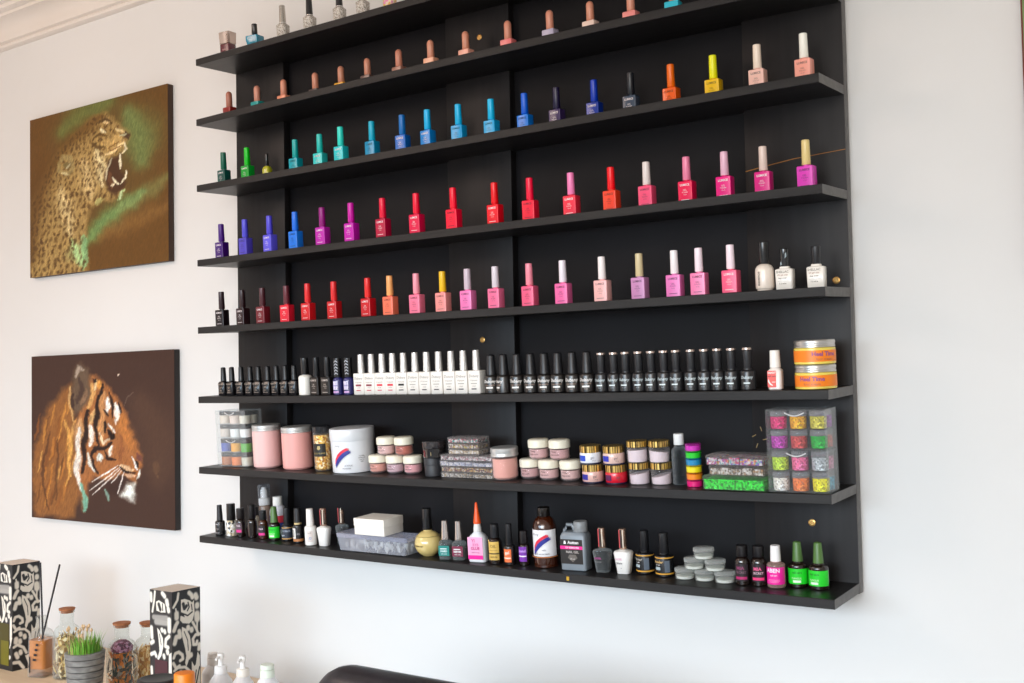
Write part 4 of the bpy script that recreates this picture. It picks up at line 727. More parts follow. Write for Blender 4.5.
def green_polish(nm, x, d, H, W, rot, k):
    return B(nm, x, d, S8, W, H, .0395, DARKGLASS, mat('#4f7238', .4), (.0088, .0064), rot, lab=('gr%d' % k, [('b', .006, .031, '#1fd02a', -W*.72, W*.72), ('b', .0085, .0125, '#e4f6dc', -.008, .005), ('t', 'FUNGUS', .0042, -.002, .0155, '#c4f0b8'), ('t', 'nail care', .0046, -.001, .025, '#0e7a1a')]), neck=.6, round_sh=.16, dome=.3)
green_polish('green-labelled polish with olive cap near the left end of bottom shelf', .217, .088, .0755, .0258, 18, 0)
B('black bottle with two gold bands and grey label, beside the green polish', .2485, .079, S8, .0256, .0735, .0355, mat('#17171b', .25, coat=.4), SATIN, (.0078, .0068), 18, lab=('k6', [('b', .0285, .0302, '#c99a58', -.022, .022), ('b', .004, .0065, '#c99a58', -.022, .022), ('b', .0065, .0285, '#2c3340', -.016, .016), ('t', 'RUBBER', .0056, .003, .022, '#9aa4b4'), ('t', 'base', .006, -.006, .013, '#c4ccd8')]), neck=.6, round_sh=.14)
B('black bottle with white tag and brown base band, gold ring at neck', .293, .0885, S8, .0232, .0765, .0400, mat('#161518', .25, coat=.4), SATIN, (.0086, .0076), 12, lab=('k7', [('b', .004, .0095, '#b87a4a', -.02, .02), ('b', .010, .033, '#ece8e4', -.0095, .0005), ('p', [(-.007, .013), (-.003, .013), (-.003, .030), (-.007, .030)], '#4a464a'), ('t', 'LED', .005, .0055, .02, '#8a8488')]), neck=.7, round_sh=.12, ring=mat('#e6cf9a', .25, .6))
B('white gel bottle with white cap and pale label', .3385, .0955, S8, .0262, .0785, .0420, WHT, mat('#efebe6', .35), (.0086, .0074), 16, lab=('k8', [('b', .008, .032, '#ddd2cc', -.002, .011), ('p', [(.002, .014), (.006, .013), (.008, .017), (.004, .019)], '#6a8ac0'), ('t', 'soft', .005, .004, .027, '#b0a098')]), neck=.6, round_sh=.14)
def taper(nm, x, d, body, H, W, rot, labops=None, capm=None, liquid=None):
    o = stand('nail_polish_bottle', nm, 'nail polish', x, d, S8, rot, G)
    def fn():
        return MB().loft([(0, W*.66, W*.58, .006), (.0012, W*.7, W*.62, .007), (.020, W*.86, W*.72, .009), (.0365, W, W*.8, .010), (.0395, W*.92, W*.74, .010), (.0415, W*.5, W*.5, .006), (.043, .012, .012, .005)], 0, 4).mesh('bottle_body', 40)
    part('bottle_body', cached(('tap', W), fn), [body], o)
    if liquid: part('liquid', MB().loft([(.003, W*.56, W*.48, .005), (.020, W*.74, W*.6, .007), (.034, W*.86, W*.68, .008)], 0, 3), [liquid], o)
    part('cap', tall_cap(.0072, .0066, .0432, H), [capm or mat('#c9a894', .18, .85)], o)
    me, ms = cached('tapcap', lambda: decal([('b', .046, H - .003, '#d8565a', -.0055, -.0028), ('b', .046, H - .003, '#3a2c2a', -.0024, .0004), ('b', .046, H - .003, '#efe2d0', .0022, .0036)], .00715)); part('cap_stripes', me, ms, child(o, 'cap'))
    if labops:
        me, ms = decal(labops, 0, W * .405); part('label', me, ms, o)
    return o
taper('white tapered bottle with metallic cap beside the white gel bottle', .3745, .091, WHT, .0812, .031, 12, None)
taper('clear tapered bottle with metallic cap behind the plastic box', .398, .060, GLASS, .0735, .029, 14, None, liquid=clear('#c8c0c0', .06, .1, '#8a8284', .3))
# clear plastic box with a card box on its lid
o = stand('plastic_box', 'long clear plastic box of nail tips under the white card box', 'box', .5345, .0935, S8, 0, None, .0007)
part('tray', MB().loft([(0, .178, .044, .003), (.001, .182, .047, .004), (.028, .190, .051, .004)]), [clear('#e8ecf4', .24, .2, '#d8dae4', .3)], o)
part('lid', MB().loft([(.0285, .1935, .0535, .004), (.0360, .1935, .0535, .004), (.0370, .191, .051, .003)]), [clear('#eaeef8', .22, .12, '#dcdff0', .3)], o)
tips = MB(); rs = random.Random(5)
for k in range(64):
    T = Matrix.Translation((rs.uniform(-.08, .08), rs.uniform(-.016, .016), rs.uniform(.005, .015))) @ Matrix.Rotation(rs.uniform(0, 6.28), 4, 'Z') @ Matrix.Rotation(rs.uniform(-.8, .8), 4, 'X')
    tips.loft([(-.006, .003, .0015, .0006), (0, .008, .0022, .001), (.006, .007, .0018, .0008)], 0, 2, T)
g = part('nail_tips', tips, [mat('#d6d2c6', .5)], o); g['kind'] = 'stuff'
o = stand('card_box', 'plain white card box resting on the clear plastic box', 'box', .534, .091, S8, 0, None, .0380)
part('box_base', MB().box(-.0408, .0408, -.0298, .0298, 0, .030, b=.0006), [mat('#e9e3d8', .6)], o)
part('box_lid', MB().box(-.0415, .0415, -.0305, .0305, .0180, .0340, b=.0006), [mat('#efe9de', .6)], o)
# round ball bottle
o = stand('nail_polish_bottle', 'ball-shaped pale yellow bottle with tall black cap', 'nail polish', .661, .086, S8, 10, G)
ball = []
for k in range(14):
    a = radians(-62 + 134 * k / 13); ball.append((.0282 * cos(a), .0282 * .95 * sin(a) + .0250))
ball = [(.0115, 0), (.0128, .0006)] + ball + [(.0085, .0525)]
part('bottle_body', MB().lathe(ball, 36), [mat('#d9c07c', .18, coat=.7)], o)
part('liquid_rim', MB().lathe([(.0236, .0400), (.0239, .0406), (.0232, .0412)], 32), [mat('#a8945a', .3)], o)
part('cap', tall_cap(.0098, .0090, .0526, .0955), [BLK], o)
me, ms = decal([('t', 'the balancer', .0062, -.012, .0235, '#6a5828')], .0283); part('label', me, ms, o)
for x, d, c, nm, tx in ((.714, .0965, '#0f8078', 'clear bottle with teal label and silver cap', 'HARD'), (.744, .0915, '#7a1a3c', 'clear bottle with maroon label and silver cap', 'REPAIR')):
    o = stand('nail_polish_bottle', nm, 'nail polish', x, d, S8, 14, G)
    part('bottle_body', cached('clrsq', lambda: MB().loft([(0, .0225, .020, .004), (.001, .024, .0215, .005), (.033, .024, .0215, .005), (.037, .017, .016, .005), (.0385, .011, .011, .004)]).mesh('bottle_body', 40)), [GLASS], o)
    part('liquid', cached('clrliq', lambda: MB().loft([(.003, .020, .0175, .004), (.026, .020, .0175, .004)]).mesh('liquid', 40)), [clear('#dcd8d4', .06, .1, '#b8b4b2', .25)], o)
    me, ms = decal([('b', .0075, .0275, c, -.0115, .0115), ('b', .0205, .0222, '#e8f0ee', -.008, .006), ('t', tx, .0052, 0, .0165, '#e6eeec', .03), ('t', 'nail coat', .0038, 0, .0115, '#c8d8d6')], 0, .0108); part('label', me, ms, o)
    part('cap', tall_cap(.0082, .0060, .0387, .0760), [mat('#d0c8c4', .16, .9)], o)
    part('cap_base', MB().lathe([(.0086, .0386), (.0086, .042)], 18), [mat('#b8b0ac', .2, .9)], child(o, 'cap'))
o = stand('nail_glue', 'white nail glue bottle with pink label and orange pointed tip', 'glue bottle', .792, .0925, S8, 10, G)
part('bottle_body', MB().loft([(0, .034, .022, .006), (.0015, .037, .025, .008), (.046, .0365, .0245, .008), (.052, .028, .021, .009), (.056, .018, .017, .008), (.058, .015, .015, .007)], 0, 4), [mat('#d9dade', .3, coat=.3)], o)
part('neck', MB().lathe([(.0078, .058), (.0082, .059), (.0078, .066), (.0070, .069), (.0062, .0735)], 20), [mat('#dcd9d6', .35)], o)
part('nozzle_cap', MB().lathe([(.0072, .0736), (.0076, .0745), (.0072, .078), (.0042, .098), (.0022, .1135), (.0012, .1148)], 20), [mat('#ee5314', .35)], o)
me, ms = decal([('b', .006, .049, '#f0a8cc', -.0170, .0150), ('b', .006, .014, '#ec1496', -.0170, .0150), ('t', 'YI', .009, -.005, .042, '#d04a8a', .02), ('t', 'BYB', .0075, 0, .034, '#d86aa0', .02), ('t', 'GLUE', .0078, -.001, .027, '#c83a7e', .03), ('t', 'super strong', .0034, -.001, .0195, '#b8508a')], 0, .0124); part('label', me, ms, o)
B('dark bottle with gold label and black cap, beside the nail glue', .833, .093, S8, .0262, .0755, .049, DARKGLASS, SATIN, (.0082, .0080), 14, lab=('k9', [('b', .008, .043, '#d9b45a', -.0125, .0115), ('b', .019, .0215, '#3a2c14', -.0125, .0115), ('t', 'OIL', .008, 0, .034, '#8a6420', .02), ('t', 'cuticle', .0056, 0, .014, '#7a5a20'), ('b', .026, .0268, '#a07c34', -.009, .008)]), neck=.5, round_sh=.24, kind='oil_bottle', cat='bottle')
B('black nail polish with orange square label', .866, .093, S8, .0222, .0778, .038, mat('#171416', .25, coat=.4), SATIN, (.0066, .0058), 12, lab=('k10', [('b', .006, .031, '#e8703a', -.0098, .0070), ('b', .0125, .015, '#f6dccc', -.0098, .006), ('t', 'gel', .008, -.001, .024, '#f8e4d8', .02)]), neck=.55, round_sh=.14)
B('small dark dropper bottle with purple label', .8955, .087, S8, .0205, .0650, .041, DARKGLASS, mat('#1b1718', .35), (.0078, .0074), 12, lab=('k11', [('b', .008, .036, '#7a2fa8', -.0098, .0080), ('b', .017, .0195, '#f2e8f6', -.0095, .0075), ('t', 'bond', .0072, -.001, .028, '#dcb8f0', .02)]), neck=.5, round_sh=.2, kind='dropper_bottle', cat='bottle')
o = bottle('large amber liquid bottle with white label and brush stroke logo', .9385, .078, S8, .0455, .1105, .094, AMBER, mat('#17120f', .3, coat=.3), (.0118, .0116), 10, G, lab=('k12', [('b', .0215, .071, '#ebe9ea', -.033, .033), ('t', 'young', .0068, -.012, .063, '#6a6a72', 0, .4)] + strokes(-.001, .0465, .0165, .0195) + [('t', 'nails', .0042, .006, .034, '#8a8a92'), ('t', 'LIQUID MONOMER', .0036, 0, .0265, '#8a8a92'), ('b', .0200, .0213, '#c87838', -.033, .033)]), neck=.36, round_sh=.26, kind='monomer_bottle', cat='bottle')
# grey jerrycan of remover
o = stand('remover_jerrycan', 'small grey jerrycan of remover with pink band and loop handle', 'jerrycan', 1.0075, .081, S8, 6)
part('can_body', MB().loft([(0, .048, .028, .004), (.0015, .051, .031, .005), (.062, .051, .031, .005), (.068, .046, .028, .006), (.070, .040, .024, .006)]), [mat('#7b838a', .4, coat=.15)], o)
part('cap', MB().lathe([(.0126, 0), (.013, .001), (.013, .006), (.0125, .0065), (.0125, .0075), (.013, .008), (.013, .0175), (.012, .019)], 28, 0, Matrix.Translation((.0115, 0, .0702))), [mat('#85888a', .45)], o)
hm = MB(); hm.tube([(-.023, 0, .062), (-.0205, 0, .074), (-.016, 0, .0815), (-.006, 0, .0815), (-.0025, 0, .077), (-.0005, 0, .069)], .0034, 8); part('handle', hm, [mat('#7b838a', .4, coat=.15)], o)
me, ms = decal([('b', .0125, .0575, '#28221f', -.0245, .0205), ('b', .0395, .0455, '#ec1f8c', -.0245, .0205), ('t', 'Autten', .0078, .002, .0518, '#f0eeec', .03), ('p', [(-.017, .0490), (-.0125, .0490), (-.0125, .0515), (-.0135, .0550), (-.016, .0550), (-.017, .0515)], '#f0eeec'), ('t', 'UV REMOVER', .0046, 0, .0424, '#fbd6ea', .03), ('t', 'NAIL GEL', .0062, 0, .0345, '#bdb4ae', .02), ('p', [(-.010, .024), (0, .016), (.010, .024), (.006, .030), (-.006, .030)], '#6a625c'), ('t', '60 ml', .0042, 0, .022, '#c8c0ba')], 0, .0155); part('label', me, ms, o)
taper('clear tapered bottle with metallic cap beside the grey jerrycan', 1.0625, .0795, GLASS, .0801, .0345, 8, [('t', 'NOEL', .005, -.004, .026, '#b04a8a'), ('t', 'base coat', .003, -.003, .02, '#8a8484')], liquid=clear('#8a8484', .04, .1, '#2a2424', .2))
taper('white tapered bottle with metallic cap, beside the black and gold pair', 1.104, .0765, WHT, .0803, .0340, 6, [('t', 'NOEL', .005, -.004, .027, '#e0a8c0'), ('t', 'blanc', .0055, -.003, .020, '#6a6a70'), ('t', '15', .003, 0, .011, '#8a8a90')])
for k, (x, d) in enumerate(((1.1385, .061), (1.1805, .0675))):
    B(['black bottle with gold bands, first of the pair before the clear pots', 'black bottle with gold bands, second of the pair, touching the clear pots'][k], x, d, S8, .0325, .0758, .0385, mat('#131316', .25, coat=.4), mat('#1a1a1d', .35), (.0086, .0080), (4, 10)[k], lab=('k13%d' % k, [('b', .0325, .0345, '#d9a03a', -.03, .03), ('b', .0045, .0070, '#d9a03a', -.03, .03), ('t', ['Primer', 'Bonder'][k], .0066, -.0075, .0265, '#d8b070' if k else '#b8b0a4', .02), ('b', .0125, .0175, '#aab8bc', -.0135, -.003), ('b', .0085, .029, '#5a6470', .0045, .0135), ('t', 'uv gel', .0036, -.0075, .0215, '#c8c8c8')]), neck=.55, round_sh=.1)
G2 = 'little clear pots in the pyramid'
POTM = clear('#f4f6f4', .08, .08, '#eceeea', .35)
for x, d, z, nm in ((1.222, .073, 0, 'little clear pot, bottom of the pyramid, beside black bottle'), (1.2595, .073, 0, 'little clear pot, bottom middle of the pyramid'), (1.297, .074, 0, 'little clear pot, bottom of the pyramid, beside dark pink-label bottle'),
                    (1.2405, .073, .0187, 'little clear pot, middle tier of pyramid, nearer the black bottle'), (1.2795, .0735, .0187, 'little clear pot, middle tier of pyramid, nearer the pink-label bottle'), (1.259, .073, .0374, 'little clear pot on top of the pyramid')):
    o = stand('clear_pot', nm, 'pot', x, d, S8, 0, G2, z)
    part('pot', cached('cpot', lambda: MB().lathe([(.0158, 0), (.0168, .0008), (.0172, .012), (.0166, .0125)], 28).mesh('pot', 40)), [POTM], o)
    part('contents', cached('cpotc', lambda: MB().lathe([(.0145, .0012), (.015, .0055)], 24).mesh('contents', 40)), [mat('#e4e4de', .5)], o)
    part('lid', cached('cpotl', lambda: MB().lathe([(.0174, .0126), (.0180, .013), (.0180, .0178), (.0172, .0184)], 28).mesh('lid', 40)), [clear('#f6f8f6', .16, .08, '#f2f4f2', .45)], o)
for k, (x, d, W) in enumerate(((1.330, .0755, .0252), (1.357, .071, .0266))):
    B(['dark bottle with faint pink label, beside the clear pots', 'dark bottle with brighter pink label, beside the hot pink polish'][k], x, d, S8, W, .0655, .0465, DARKGLASS, mat('#141113', .35), (.0098, .0094), (8, 14)[k],
      lab=('k14%d' % k, [('b', .007, .036, '#241a20', -.0125, .0125), ('b', .010, .0145, ['#b82a6a', '#e83a7a'][k], -.010, .010), ('t', 'MIA', .0078, -.001, .0285, ['#8a3a62', '#e05a8a'][k], .03), ('t', 'SECRET', .0052, 0, .0215, ['#7a5a68', '#d8b8c0'][k], .02)]), neck=.5, round_sh=.22, kind='primer_bottle', cat='bottle')
B('hot pink labelled polish with white cap, between dark and green bottles', 1.387, .0716, S8, .0300, .0682, .0405, clear('#e8d0d0', .3, .08, '#c8a8a0', .4), mat('#f0eceb', .35), (.0088, .0078), 4, lab=('k15', [('b', .006, .034, '#f0189a', -.021, .021), ('t', 'ABEN', .0092, -.001, .0285, '#fce8f4', .03), ('t', 'nail art', .0042, 0, .021, '#fcd0e8'), ('b', .0135, .0140, '#fbb8dc', -.010, .010), ('b', .0115, .0120, '#fbb8dc', -.010, .010), ('b', .0095, .0100, '#fbb8dc', -.008, .008)]), neck=.6, round_sh=.12)
green_polish('green-labelled polish with olive cap, first of the pair at shelf end', 1.418, .0545, .0738, .0318, 16, 1)
green_polish('green-labelled polish with olive cap, last bottle at right end of bottom shelf', 1.4535, .0565, .0752, .0332, -4, 2)
# ------------------------------------------------------------------ wooden side table and what stands on it
TZ = Z0 - .780
M_WOOD = noisy('#cbb092', '#dcc4a4', (3, 30, 30), .45, .04, key2='wood')
tb = thing('side_table', 'light wooden side table under the diffusers and dried flower bottles', 'table', (-.33, -.215, 0))
part('tabletop', MB().box(-.80, .80, -.225, .215, TZ - .028, TZ, b=.003), [M_WOOD], tb)
for x in (-.75, .75):
    for y in (-.18, .17): part('leg', MB().box(x - .022, x + .022, y - .022, y + .022, 0, TZ - .028, b=.002), [M_WOOD], tb)
part('apron', MB().box(-.73, .73, -.19, -.17, TZ - .10, TZ - .028), [M_WOOD], tb)
def on_table(name, label, cat, x, y, rot=0, group=None, dz=0): return thing(name, label, cat, (x, y, TZ + dz), rot, group)
def carton(label, x, y, glass_top, glass_low):
    o = on_table('diffuser_carton', label, 'box', x, y, 0, 'floral diffuser cartons'); w, h = .074, .262; nx, nz = 75, 230
    m = MB(); cols = []
    for side in range(4):
        T = Matrix.Rotation(radians(90 * side), 4, 'Z')
        vs = [(-w/2 + w*i/(nx-1), -w/2, .0 + h*j/(nz-1)) for j in range(nz) for i in range(nx)]
        m.add(vs, [(j*nx+i, j*nx+i+1, (j+1)*nx+i+1, (j+1)*nx+i) for j in range(nz-1) for i in range(nx-1)], 0, T)
        cols.append(IMG_A if side % 2 == 0 else IMG_B)
    me = m.mesh('carton_sleeve'); grid_colours(me, np.concatenate(cols))
    part('carton_sleeve', me, [vcol(.45, 'carton')], o)
    part('carton_top', MB().box(-w/2 + .0003, w/2 - .0003, -w/2 + .0003, w/2 - .0003, h - .004, h - .0002), [mat('#d9cabb', .55)], o)
    part('carton_bottom', MB().box(-w/2 + .0003, w/2 - .0003, -w/2 + .0003, w/2 - .0003, .0002, .003), [mat('#1a1a1c', .55)], o)
    win = MB(); win.box(-.020, .022, -w/2 - .0006, -w/2 + .0002, .012, .115); part('window_film', win, [mat(glass_top, .4, spec=.2)], o, 'glossy window showing the bottle inside')
    wl = MB(); wl.box(-.012, .022, -w/2 - .0009, -w/2 - .0002, .012, .072); part('window_bottle', wl, [mat(glass_low, .35, spec=.2)], child(o, 'window_film'))
    return o
IMG_A = paint_grid(74, 260, 75, 230, CARTON_A, '#17181b'); IMG_B = paint_grid(74, 260, 75, 230, CARTON_B, '#17181b')
carton('black and cream floral carton with olive window, at the left edge of the table', -.5555, -.241, '#4a4420', '#6a6420')
carton('black and cream floral carton with dark red window, behind the black lid', .1065, -.2755, '#4a2a30', '#6e1620')
# reed diffuser
o = on_table('reed_diffuser', 'glass reed diffuser with orange liquid and two dark sticks', 'diffuser', -.423, -.258, 20)
part('bottle_body', MB().loft([(0, .050, .050, .010), (.002, .053, .053, .012), (.095, .050, .050, .012), (.108, .040, .040, .014), (.115, .024, .024, .010), (.136, .024, .024, .010), (.138, .027, .027, .011), (.143, .027, .027, .011)], 0, 4), [clear('#f6f6f4', .03, .05, '#e2e4e2', .35)], o)
part('liquid', MB().loft([(.020, .046, .046, .009), (.088, .0455, .0455, .009)], 0, 3), [mat('#c07424', .2, coat=.2)], o)
part('base_glass', MB().loft([(.0025, .048, .048, .010), (.0195, .046, .046, .009)], 0, 3), [clear('#f0d8c0', .12, .08, '#d8c4b4', .3)], o)
lb = MB()
for k in range(4): lb.patch(-.006 + .003*k, .004 + .002*k, .040 + .012*k, .0455 + .012*k, 0, .0262, lift=.0004)
lb.patch(-.016, -.012, .012, .05, 0, .0262, lift=.0004); part('lettering', lb, [mat('#1a1614', .4)], o)
for (dx, dy, top) in ((.066, .006, .272), (-.022, .010, .270)):
    s = MB(); c_, s_ = cos(radians(-20)), sin(radians(-20))
    s.tube([(-dx*.25*c_, 0, .03), ((dx)*c_ - dy*s_, dx*s_ + dy*c_, top)], .0022, 6); part('reed_stick', s, [mat('#1c1a1e', .6)], o)
# corked bottles with dried flowers
def corked(label, x, y, r, h, cols, scale, accent=None):
    o = on_table('corked_bottle', label, 'bottle', x, y, 0, 'corked bottles of dried flowers')
    part('bottle_body', MB().lathe([(r - .003, 0), (r, .003), (r, h*.60), (r*.94, h*.66), (r*.78, h*.72), (r*.52, h*.765), (r*.47, h*.80), (r*.47, h*.93), (r*.54, h*.94), (r*.54, h*.965), (r*.45, h*.97)], 32), [clear('#f6f8f6', .02, .04, '#e0e4e2', .35)], o)
    m = MB(); rs = random.Random(label)
    for k in range(110):
        a, q, z = rs.uniform(0, 2*pi), r * .86 * math.sqrt(rs.uniform(.25, 1)), rs.uniform(.008, h*.62)
        if z > h * .58: q *= .7
        T = Matrix.Translation((q*cos(a), q*sin(a), z)) @ Matrix.Rotation(rs.uniform(0, 6.3), 4, 'Z') @ Matrix.Rotation(rs.uniform(-1.2, 1.2), 4, 'X')
        L_ = rs.uniform(.006, .013)
        m.loft([(-L_, .0015, .001, .0004), (-L_*.3, .005, .0018, .0008), (L_*.4, .004, .0016, .0006), (L_, .001, .0006, .0002)], rs.randrange(len(cols)), 1, T)
    g = part('dried_flowers', m, [mat(c, .7) for c in cols], o); g['kind'] = 'stuff'
    core = MB().lathe([(r*.5, .004), (r*.62, .01), (r*.62, h*.56), (r*.3, h*.62)], 16); part('flower_core', core, [speckle(cols, scale, .8, 0, label)], o)
    if accent:
        a_ = MB().lathe([(r*.25, h*.57), (r*.68, h*.60), (r*.72, h*.66), (r*.5, h*.72), (r*.3, h*.745)], 18); part('dark_petals', a_, [speckle(accent, 160, .7, 0, label)], o)
    part('cork', MB().lathe([(r*.43, h*.93), (r*.45, h*.97), (r*.56, h*.972), (r*.58, h*.998), (r*.52, h)], 24), [noisy('#a86a42', '#8a5232', (200, 200, 200), .8, .1, key2='cork')], o)
corked('corked bottle of straw-coloured dried leaves beside the reed diffuser', -.352, -.236, .033, .166, ['#b08a4a', '#8a6a38', '#d8c08a', '#c8a85a', '#6a5430', '#e6d8b0'], 130)
corked('corked bottle of dark and orange potpourri with purple petals on top', -.114, -.252, .0345, .160, ['#4a4038', '#c8722a', '#6a5a4a', '#9a5a2a', '#2e3a34', '#8a8278', '#d88a3a'], 130, ['#6a2a4a', '#4a1c3a', '#a87a9a', '#8a4a6a'])
corked('corked bottle of golden dried flowers beside the red-window carton', -.118, -.178, .034, .147, ['#d0a060', '#b88444', '#e6c48a', '#c89650', '#a87238', '#e8d0a0'], 130)
# potted grass
o = on_table('potted_plant', 'grey slatted round pot of short green grass', 'potted plant', -.100, -.356)
pot = MB(); n = 32
for k in range(9):
    z0, z1 = .0132 * k, .0132 * (k + 1) - .0012; r0, r1 = .033 + .0011*k, .033 + .0011*(k + 1)
    pot.lathe([(r0 - .0015, z0), (r0, z0 + .0012), (r1, z1 - .0012), (r1 - .0015, z1)], n)
part('pot', pot, [noisy('#66625e', '#86827c', (40, 40, 120), .7, .12, key2='slats')], o)
part('pot_core', MB().lathe([(.0305, .001), (.040, .1155)], n), [mat('#3a3836', .8)], o)
part('soil', MB().lathe([(.036, .112), (.0385, .1165), (.02, .119)], n), [mat('#8a7450', .9)], o)
gm = MB(); rs = random.Random(11); gcols = ['#5f9a2a', '#7cb83a', '#8fae4a', '#b8a860', '#4a8020', '#c9b27a']
for k in range(260):
    a, q = rs.uniform(0, 2*pi), .036 * math.sqrt(rs.random()); x, y = q*cos(a), q*sin(a); L_ = rs.uniform(.018, .045); ln = rs.uniform(.1, .42); b = a + rs.uniform(-.6, .6)
    w = rs.uniform(.0008, .0016); c_, s_ = cos(b + 1.57) * w, sin(b + 1.57) * w
    P_ = [(x + cos(b)*ln*L_*t*t, y + sin(b)*ln*L_*t*t, .116 + L_*t) for t in (0, .5, 1)]
    gm.add([(P_[0][0]-c_, P_[0][1]-s_, P_[0][2]), (P_[0][0]+c_, P_[0][1]+s_, P_[0][2]), (P_[1][0]+c_*.8, P_[1][1]+s_*.8, P_[1][2]), (P_[1][0]-c_*.8, P_[1][1]-s_*.8, P_[1][2]), P_[2]], [(0, 1, 2, 3), (3, 2, 4)], rs.choice([0, 0, 1, 1, 1, 2, 3, 4, 5]))
g = part('grass', gm, [mat(c, .6) for c in gcols], o); g['kind'] = 'stuff'
sd_ = MB()
for k in range(16):
    a, q = rs.uniform(0, 2*pi), .034 * math.sqrt(rs.random()); z = rs.uniform(.150, .168)
    sd_.tube([(q*cos(a), q*sin(a), .12), (q*1.1*cos(a), q*1.1*sin(a), z)], .0005, 4); sd_.lathe([(.0006, z), (.0032, z + .004), (.002, z + .008), (.0004, z + .010)], 7, 0, Matrix.Translation((q*1.1*cos(a), q*1.1*sin(a), 0)))
g = part('seed_heads', sd_, [mat('#c9a880', .8)], o); g['kind'] = 'stuff'
# jar with black lid, orange-capped bottle
o = on_table('lidded_jar', 'jar with a broad black lid in front of the red-window carton', 'jar', .222, -.408)
part('jar', MB().lathe([(.036, 0), (.039, .002), (.039, .088), (.037, .092)], 36), [mat('#2a2a2c', .2, coat=.5)], o)
part('lid', MB().lathe([(.0395, .093), (.0405, .0945), (.0405, .112), (.039, .1145), (.034, .1155), (.032, .1145)], 40), [mat('#1d1e20', .4)], o)
o = on_table('spray_bottle', 'bottle with bright orange cap beside the black lid', 'bottle', .296, -.402)
part('bottle_body', MB().lathe([(.021, 0), (.0225, .002), (.0225, .088), (.016, .098), (.015, .101)], 28), [mat('#2c2a2e', .25, coat=.4)], o)
part('cap', MB().lathe([(.0198, .1005), (.0205, .1015), (.0200, .132), (.0185, .1345), (.0150, .1352)], 32), [mat('#ee7f12', .4)], o)
# frosted pump bottles
FROST = clear('#f4f2f2', .68, .35, '#f0eeee', .35)
def pump_bottle(label, x, y, h, pump, capc, w=.05):
    o = on_table('pump_bottle', label, 'bottle', x, y, 20, 'frosted bottles at the end of the table'); r = w/2
    hb = h - (.042 if pump else .026)
    part('bottle_body', MB().lathe([(r - .002, 0), (r, .002), (r, hb*.72), (r*.92, hb*.82), (r*.66, hb*.93), (r*.5, hb)], 28), [FROST], o)
    part('collar', MB().lathe([(r*.5, hb), (r*.54, hb + .001), (r*.52, hb + .015), (r*.4, hb + .0165)], 24), [mat(capc, .4)], o)
    if pump:
        p = MB().lathe([(r*.22, hb + .0166), (r*.2, hb + .030), (r*.3, hb + .031), (r*.28, hb + .041), (r*.2, hb + .042)], 16); p.tube([(0, 0, hb + .036), (0, -.012, hb + .036), (0, -.020, hb + .033)], .0028, 8); part('pump_head', p, [mat('#f0ece8', .4)], o)
    else: part('cap', MB().lathe([(r*.5, hb + .0166), (r*.5, h - .001), (r*.45, h)], 22), [mat(capc, .4)], o)
pump_bottle('frosted bottle with plain white cap, beside the floral carton', .088, -.158, .096, False, '#efe9e4')
pump_bottle('frosted pump bottle with white spout, second past the carton', .206, -.236, .126, True, '#efebe8')
pump_bottle('frosted pump bottle with white spout, third past the carton', .277, -.238, .130, True, '#ece4da')
pump_bottle('frosted bottle with pale green cap, last of the row', .345, -.232, .120, False, '#dfe6d6', .056)
# ------------------------------------------------------------------ black salon chair
ch = thing('salon_chair', 'black leather salon chair, only the back top edge in view', 'chair', (1.03, -.60, 0))
LEA = noisy('#1e1b1f', '#262328', (90, 90, 90), .35, .05, key2='leather')
def slab(w, t, h, r, z0, y0, nm, roundy=.03):
    prof = rrect(w, h, r, 8); ys = []
    for k in range(9):
        a = radians(-90 + 180 * k / 8); ys.append((t/2 * sin(a), roundy * (1 - cos(a))))
    m = MB(); R = []
    for y, ins in ys:
        s1, s2 = (w - 2*ins) / w, (h - 2*ins) / h
        R.append([(x*s1, y0 + y, z0 + h/2 + z*s2) for x, z in prof])
    m.rings([list(reversed(q)) for q in R]); part(nm, m, [LEA], ch)
slab(.52, .085, .50, .06, Z0 - .5415 - .50, .10, 'backrest', .022)
m = MB(); m.loft([(.40, .48, .46, .06), (.415, .52, .50, .07), (.475, .52, .50, .07), (.495, .48, .46, .06)], 0, 5, Matrix.Translation((0, -.17, 0))); part('seat', m, [LEA], ch)
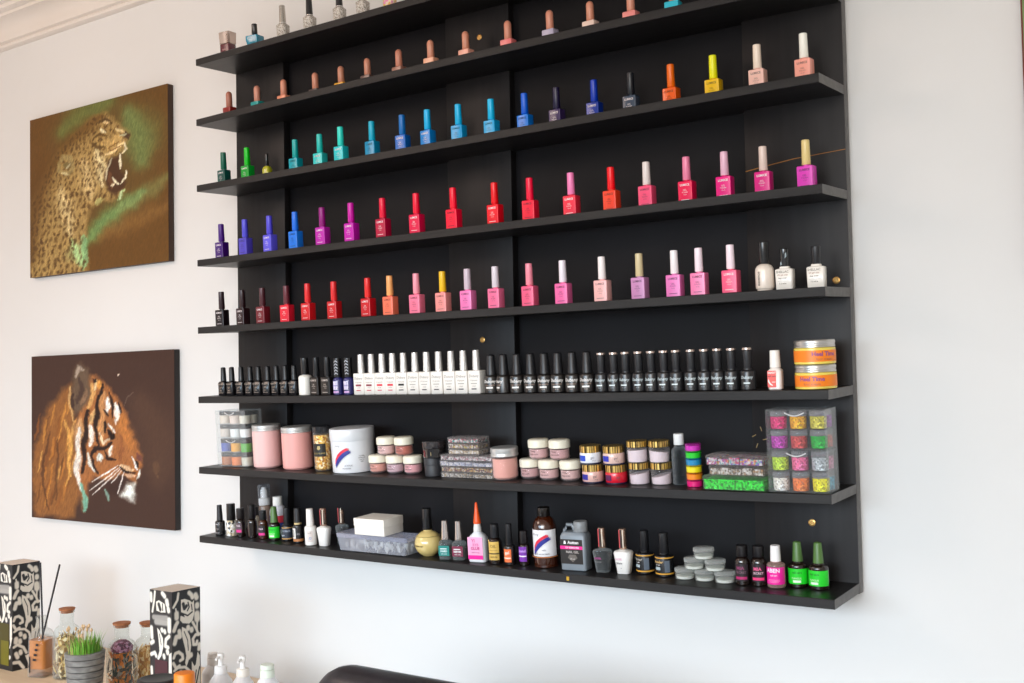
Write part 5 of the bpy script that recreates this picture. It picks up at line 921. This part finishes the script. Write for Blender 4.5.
for s in (-1, 1):
    a_ = MB(); a_.tube([(s*.27, .05, .44), (s*.29, .05, .62), (s*.29, -.02, .66), (s*.29, -.25, .66)], .022, 8); part('armrest', a_, [LEA], ch)
part('gas_column', MB().lathe([(.028, .06), (.028, .40)], 18, 0, Matrix.Translation((0, -.17, 0))), [mat('#b8b8ba', .2, .9)], ch)
part('base_plate', MB().lathe([(.28, 0), (.285, .006), (.28, .018), (.06, .034), (.04, .062)], 40, 0, Matrix.Translation((0, -.17, 0))), [mat('#b8b8ba', .2, .9)], ch)
part('back_bracket', MB().box(-.05, .05, .06, .11, .42, .56, b=.004), [mat('#2a2a2c', .4)], ch)
# ------------------------------------------------------------------ light
wd = bpy.data.worlds.new('room_light'); SC.world = wd; wd.use_nodes = True
bg = wd.node_tree.nodes['Background']; bg.inputs[0].default_value = lin('#eef1f6'); bg.inputs[1].default_value = 0.55
def area(name, loc, target, sx, sy, power, col, spread=180):
    l = bpy.data.lights.new(name, 'AREA'); l.shape = 'RECTANGLE'; l.size = sx; l.size_y = sy; l.energy = power; l.color = lin(col)[:3]; l.spread = radians(spread)
    o = bpy.data.objects.new(name, l); COL.objects.link(o); o.location = loc
    o.rotation_euler = (Vector(target) - Vector(loc)).to_track_quat('-Z', 'Y').to_euler(); return o
area('window_light', (2.2, -4.3, 1.95), (.9, 0, 1.25), 2.8, 1.6, 92, '#fbf3ea')
area('ceiling_lamp', (-.6, -1.7, 2.5), (-.5, -.2, 1.3), .9, .9, 18, '#ffe2d0')
area('side_window', (-1.6, -1.5, .75), (-.1, 0, 1.4), 1.1, 1.2, 6, '#ffd8c2')  # added warm fill, stands for light bounced off the left wall
area('low_window', (.5, -2.8, 1.50), (.4, 0, .10), 3.2, .6, 25, '#d2ebff', 80)  # added cool fill that brightens the lower part of the wall
SC.view_settings.view_transform = 'Standard'; SC.view_settings.look = 'None'; SC.view_settings.exposure = 0.0
SC.cycles.use_denoising = True
SC.cycles.max_bounces = 10; SC.cycles.transparent_max_bounces = 24; SC.cycles.caustics_reflective = False; SC.cycles.caustics_refractive = False
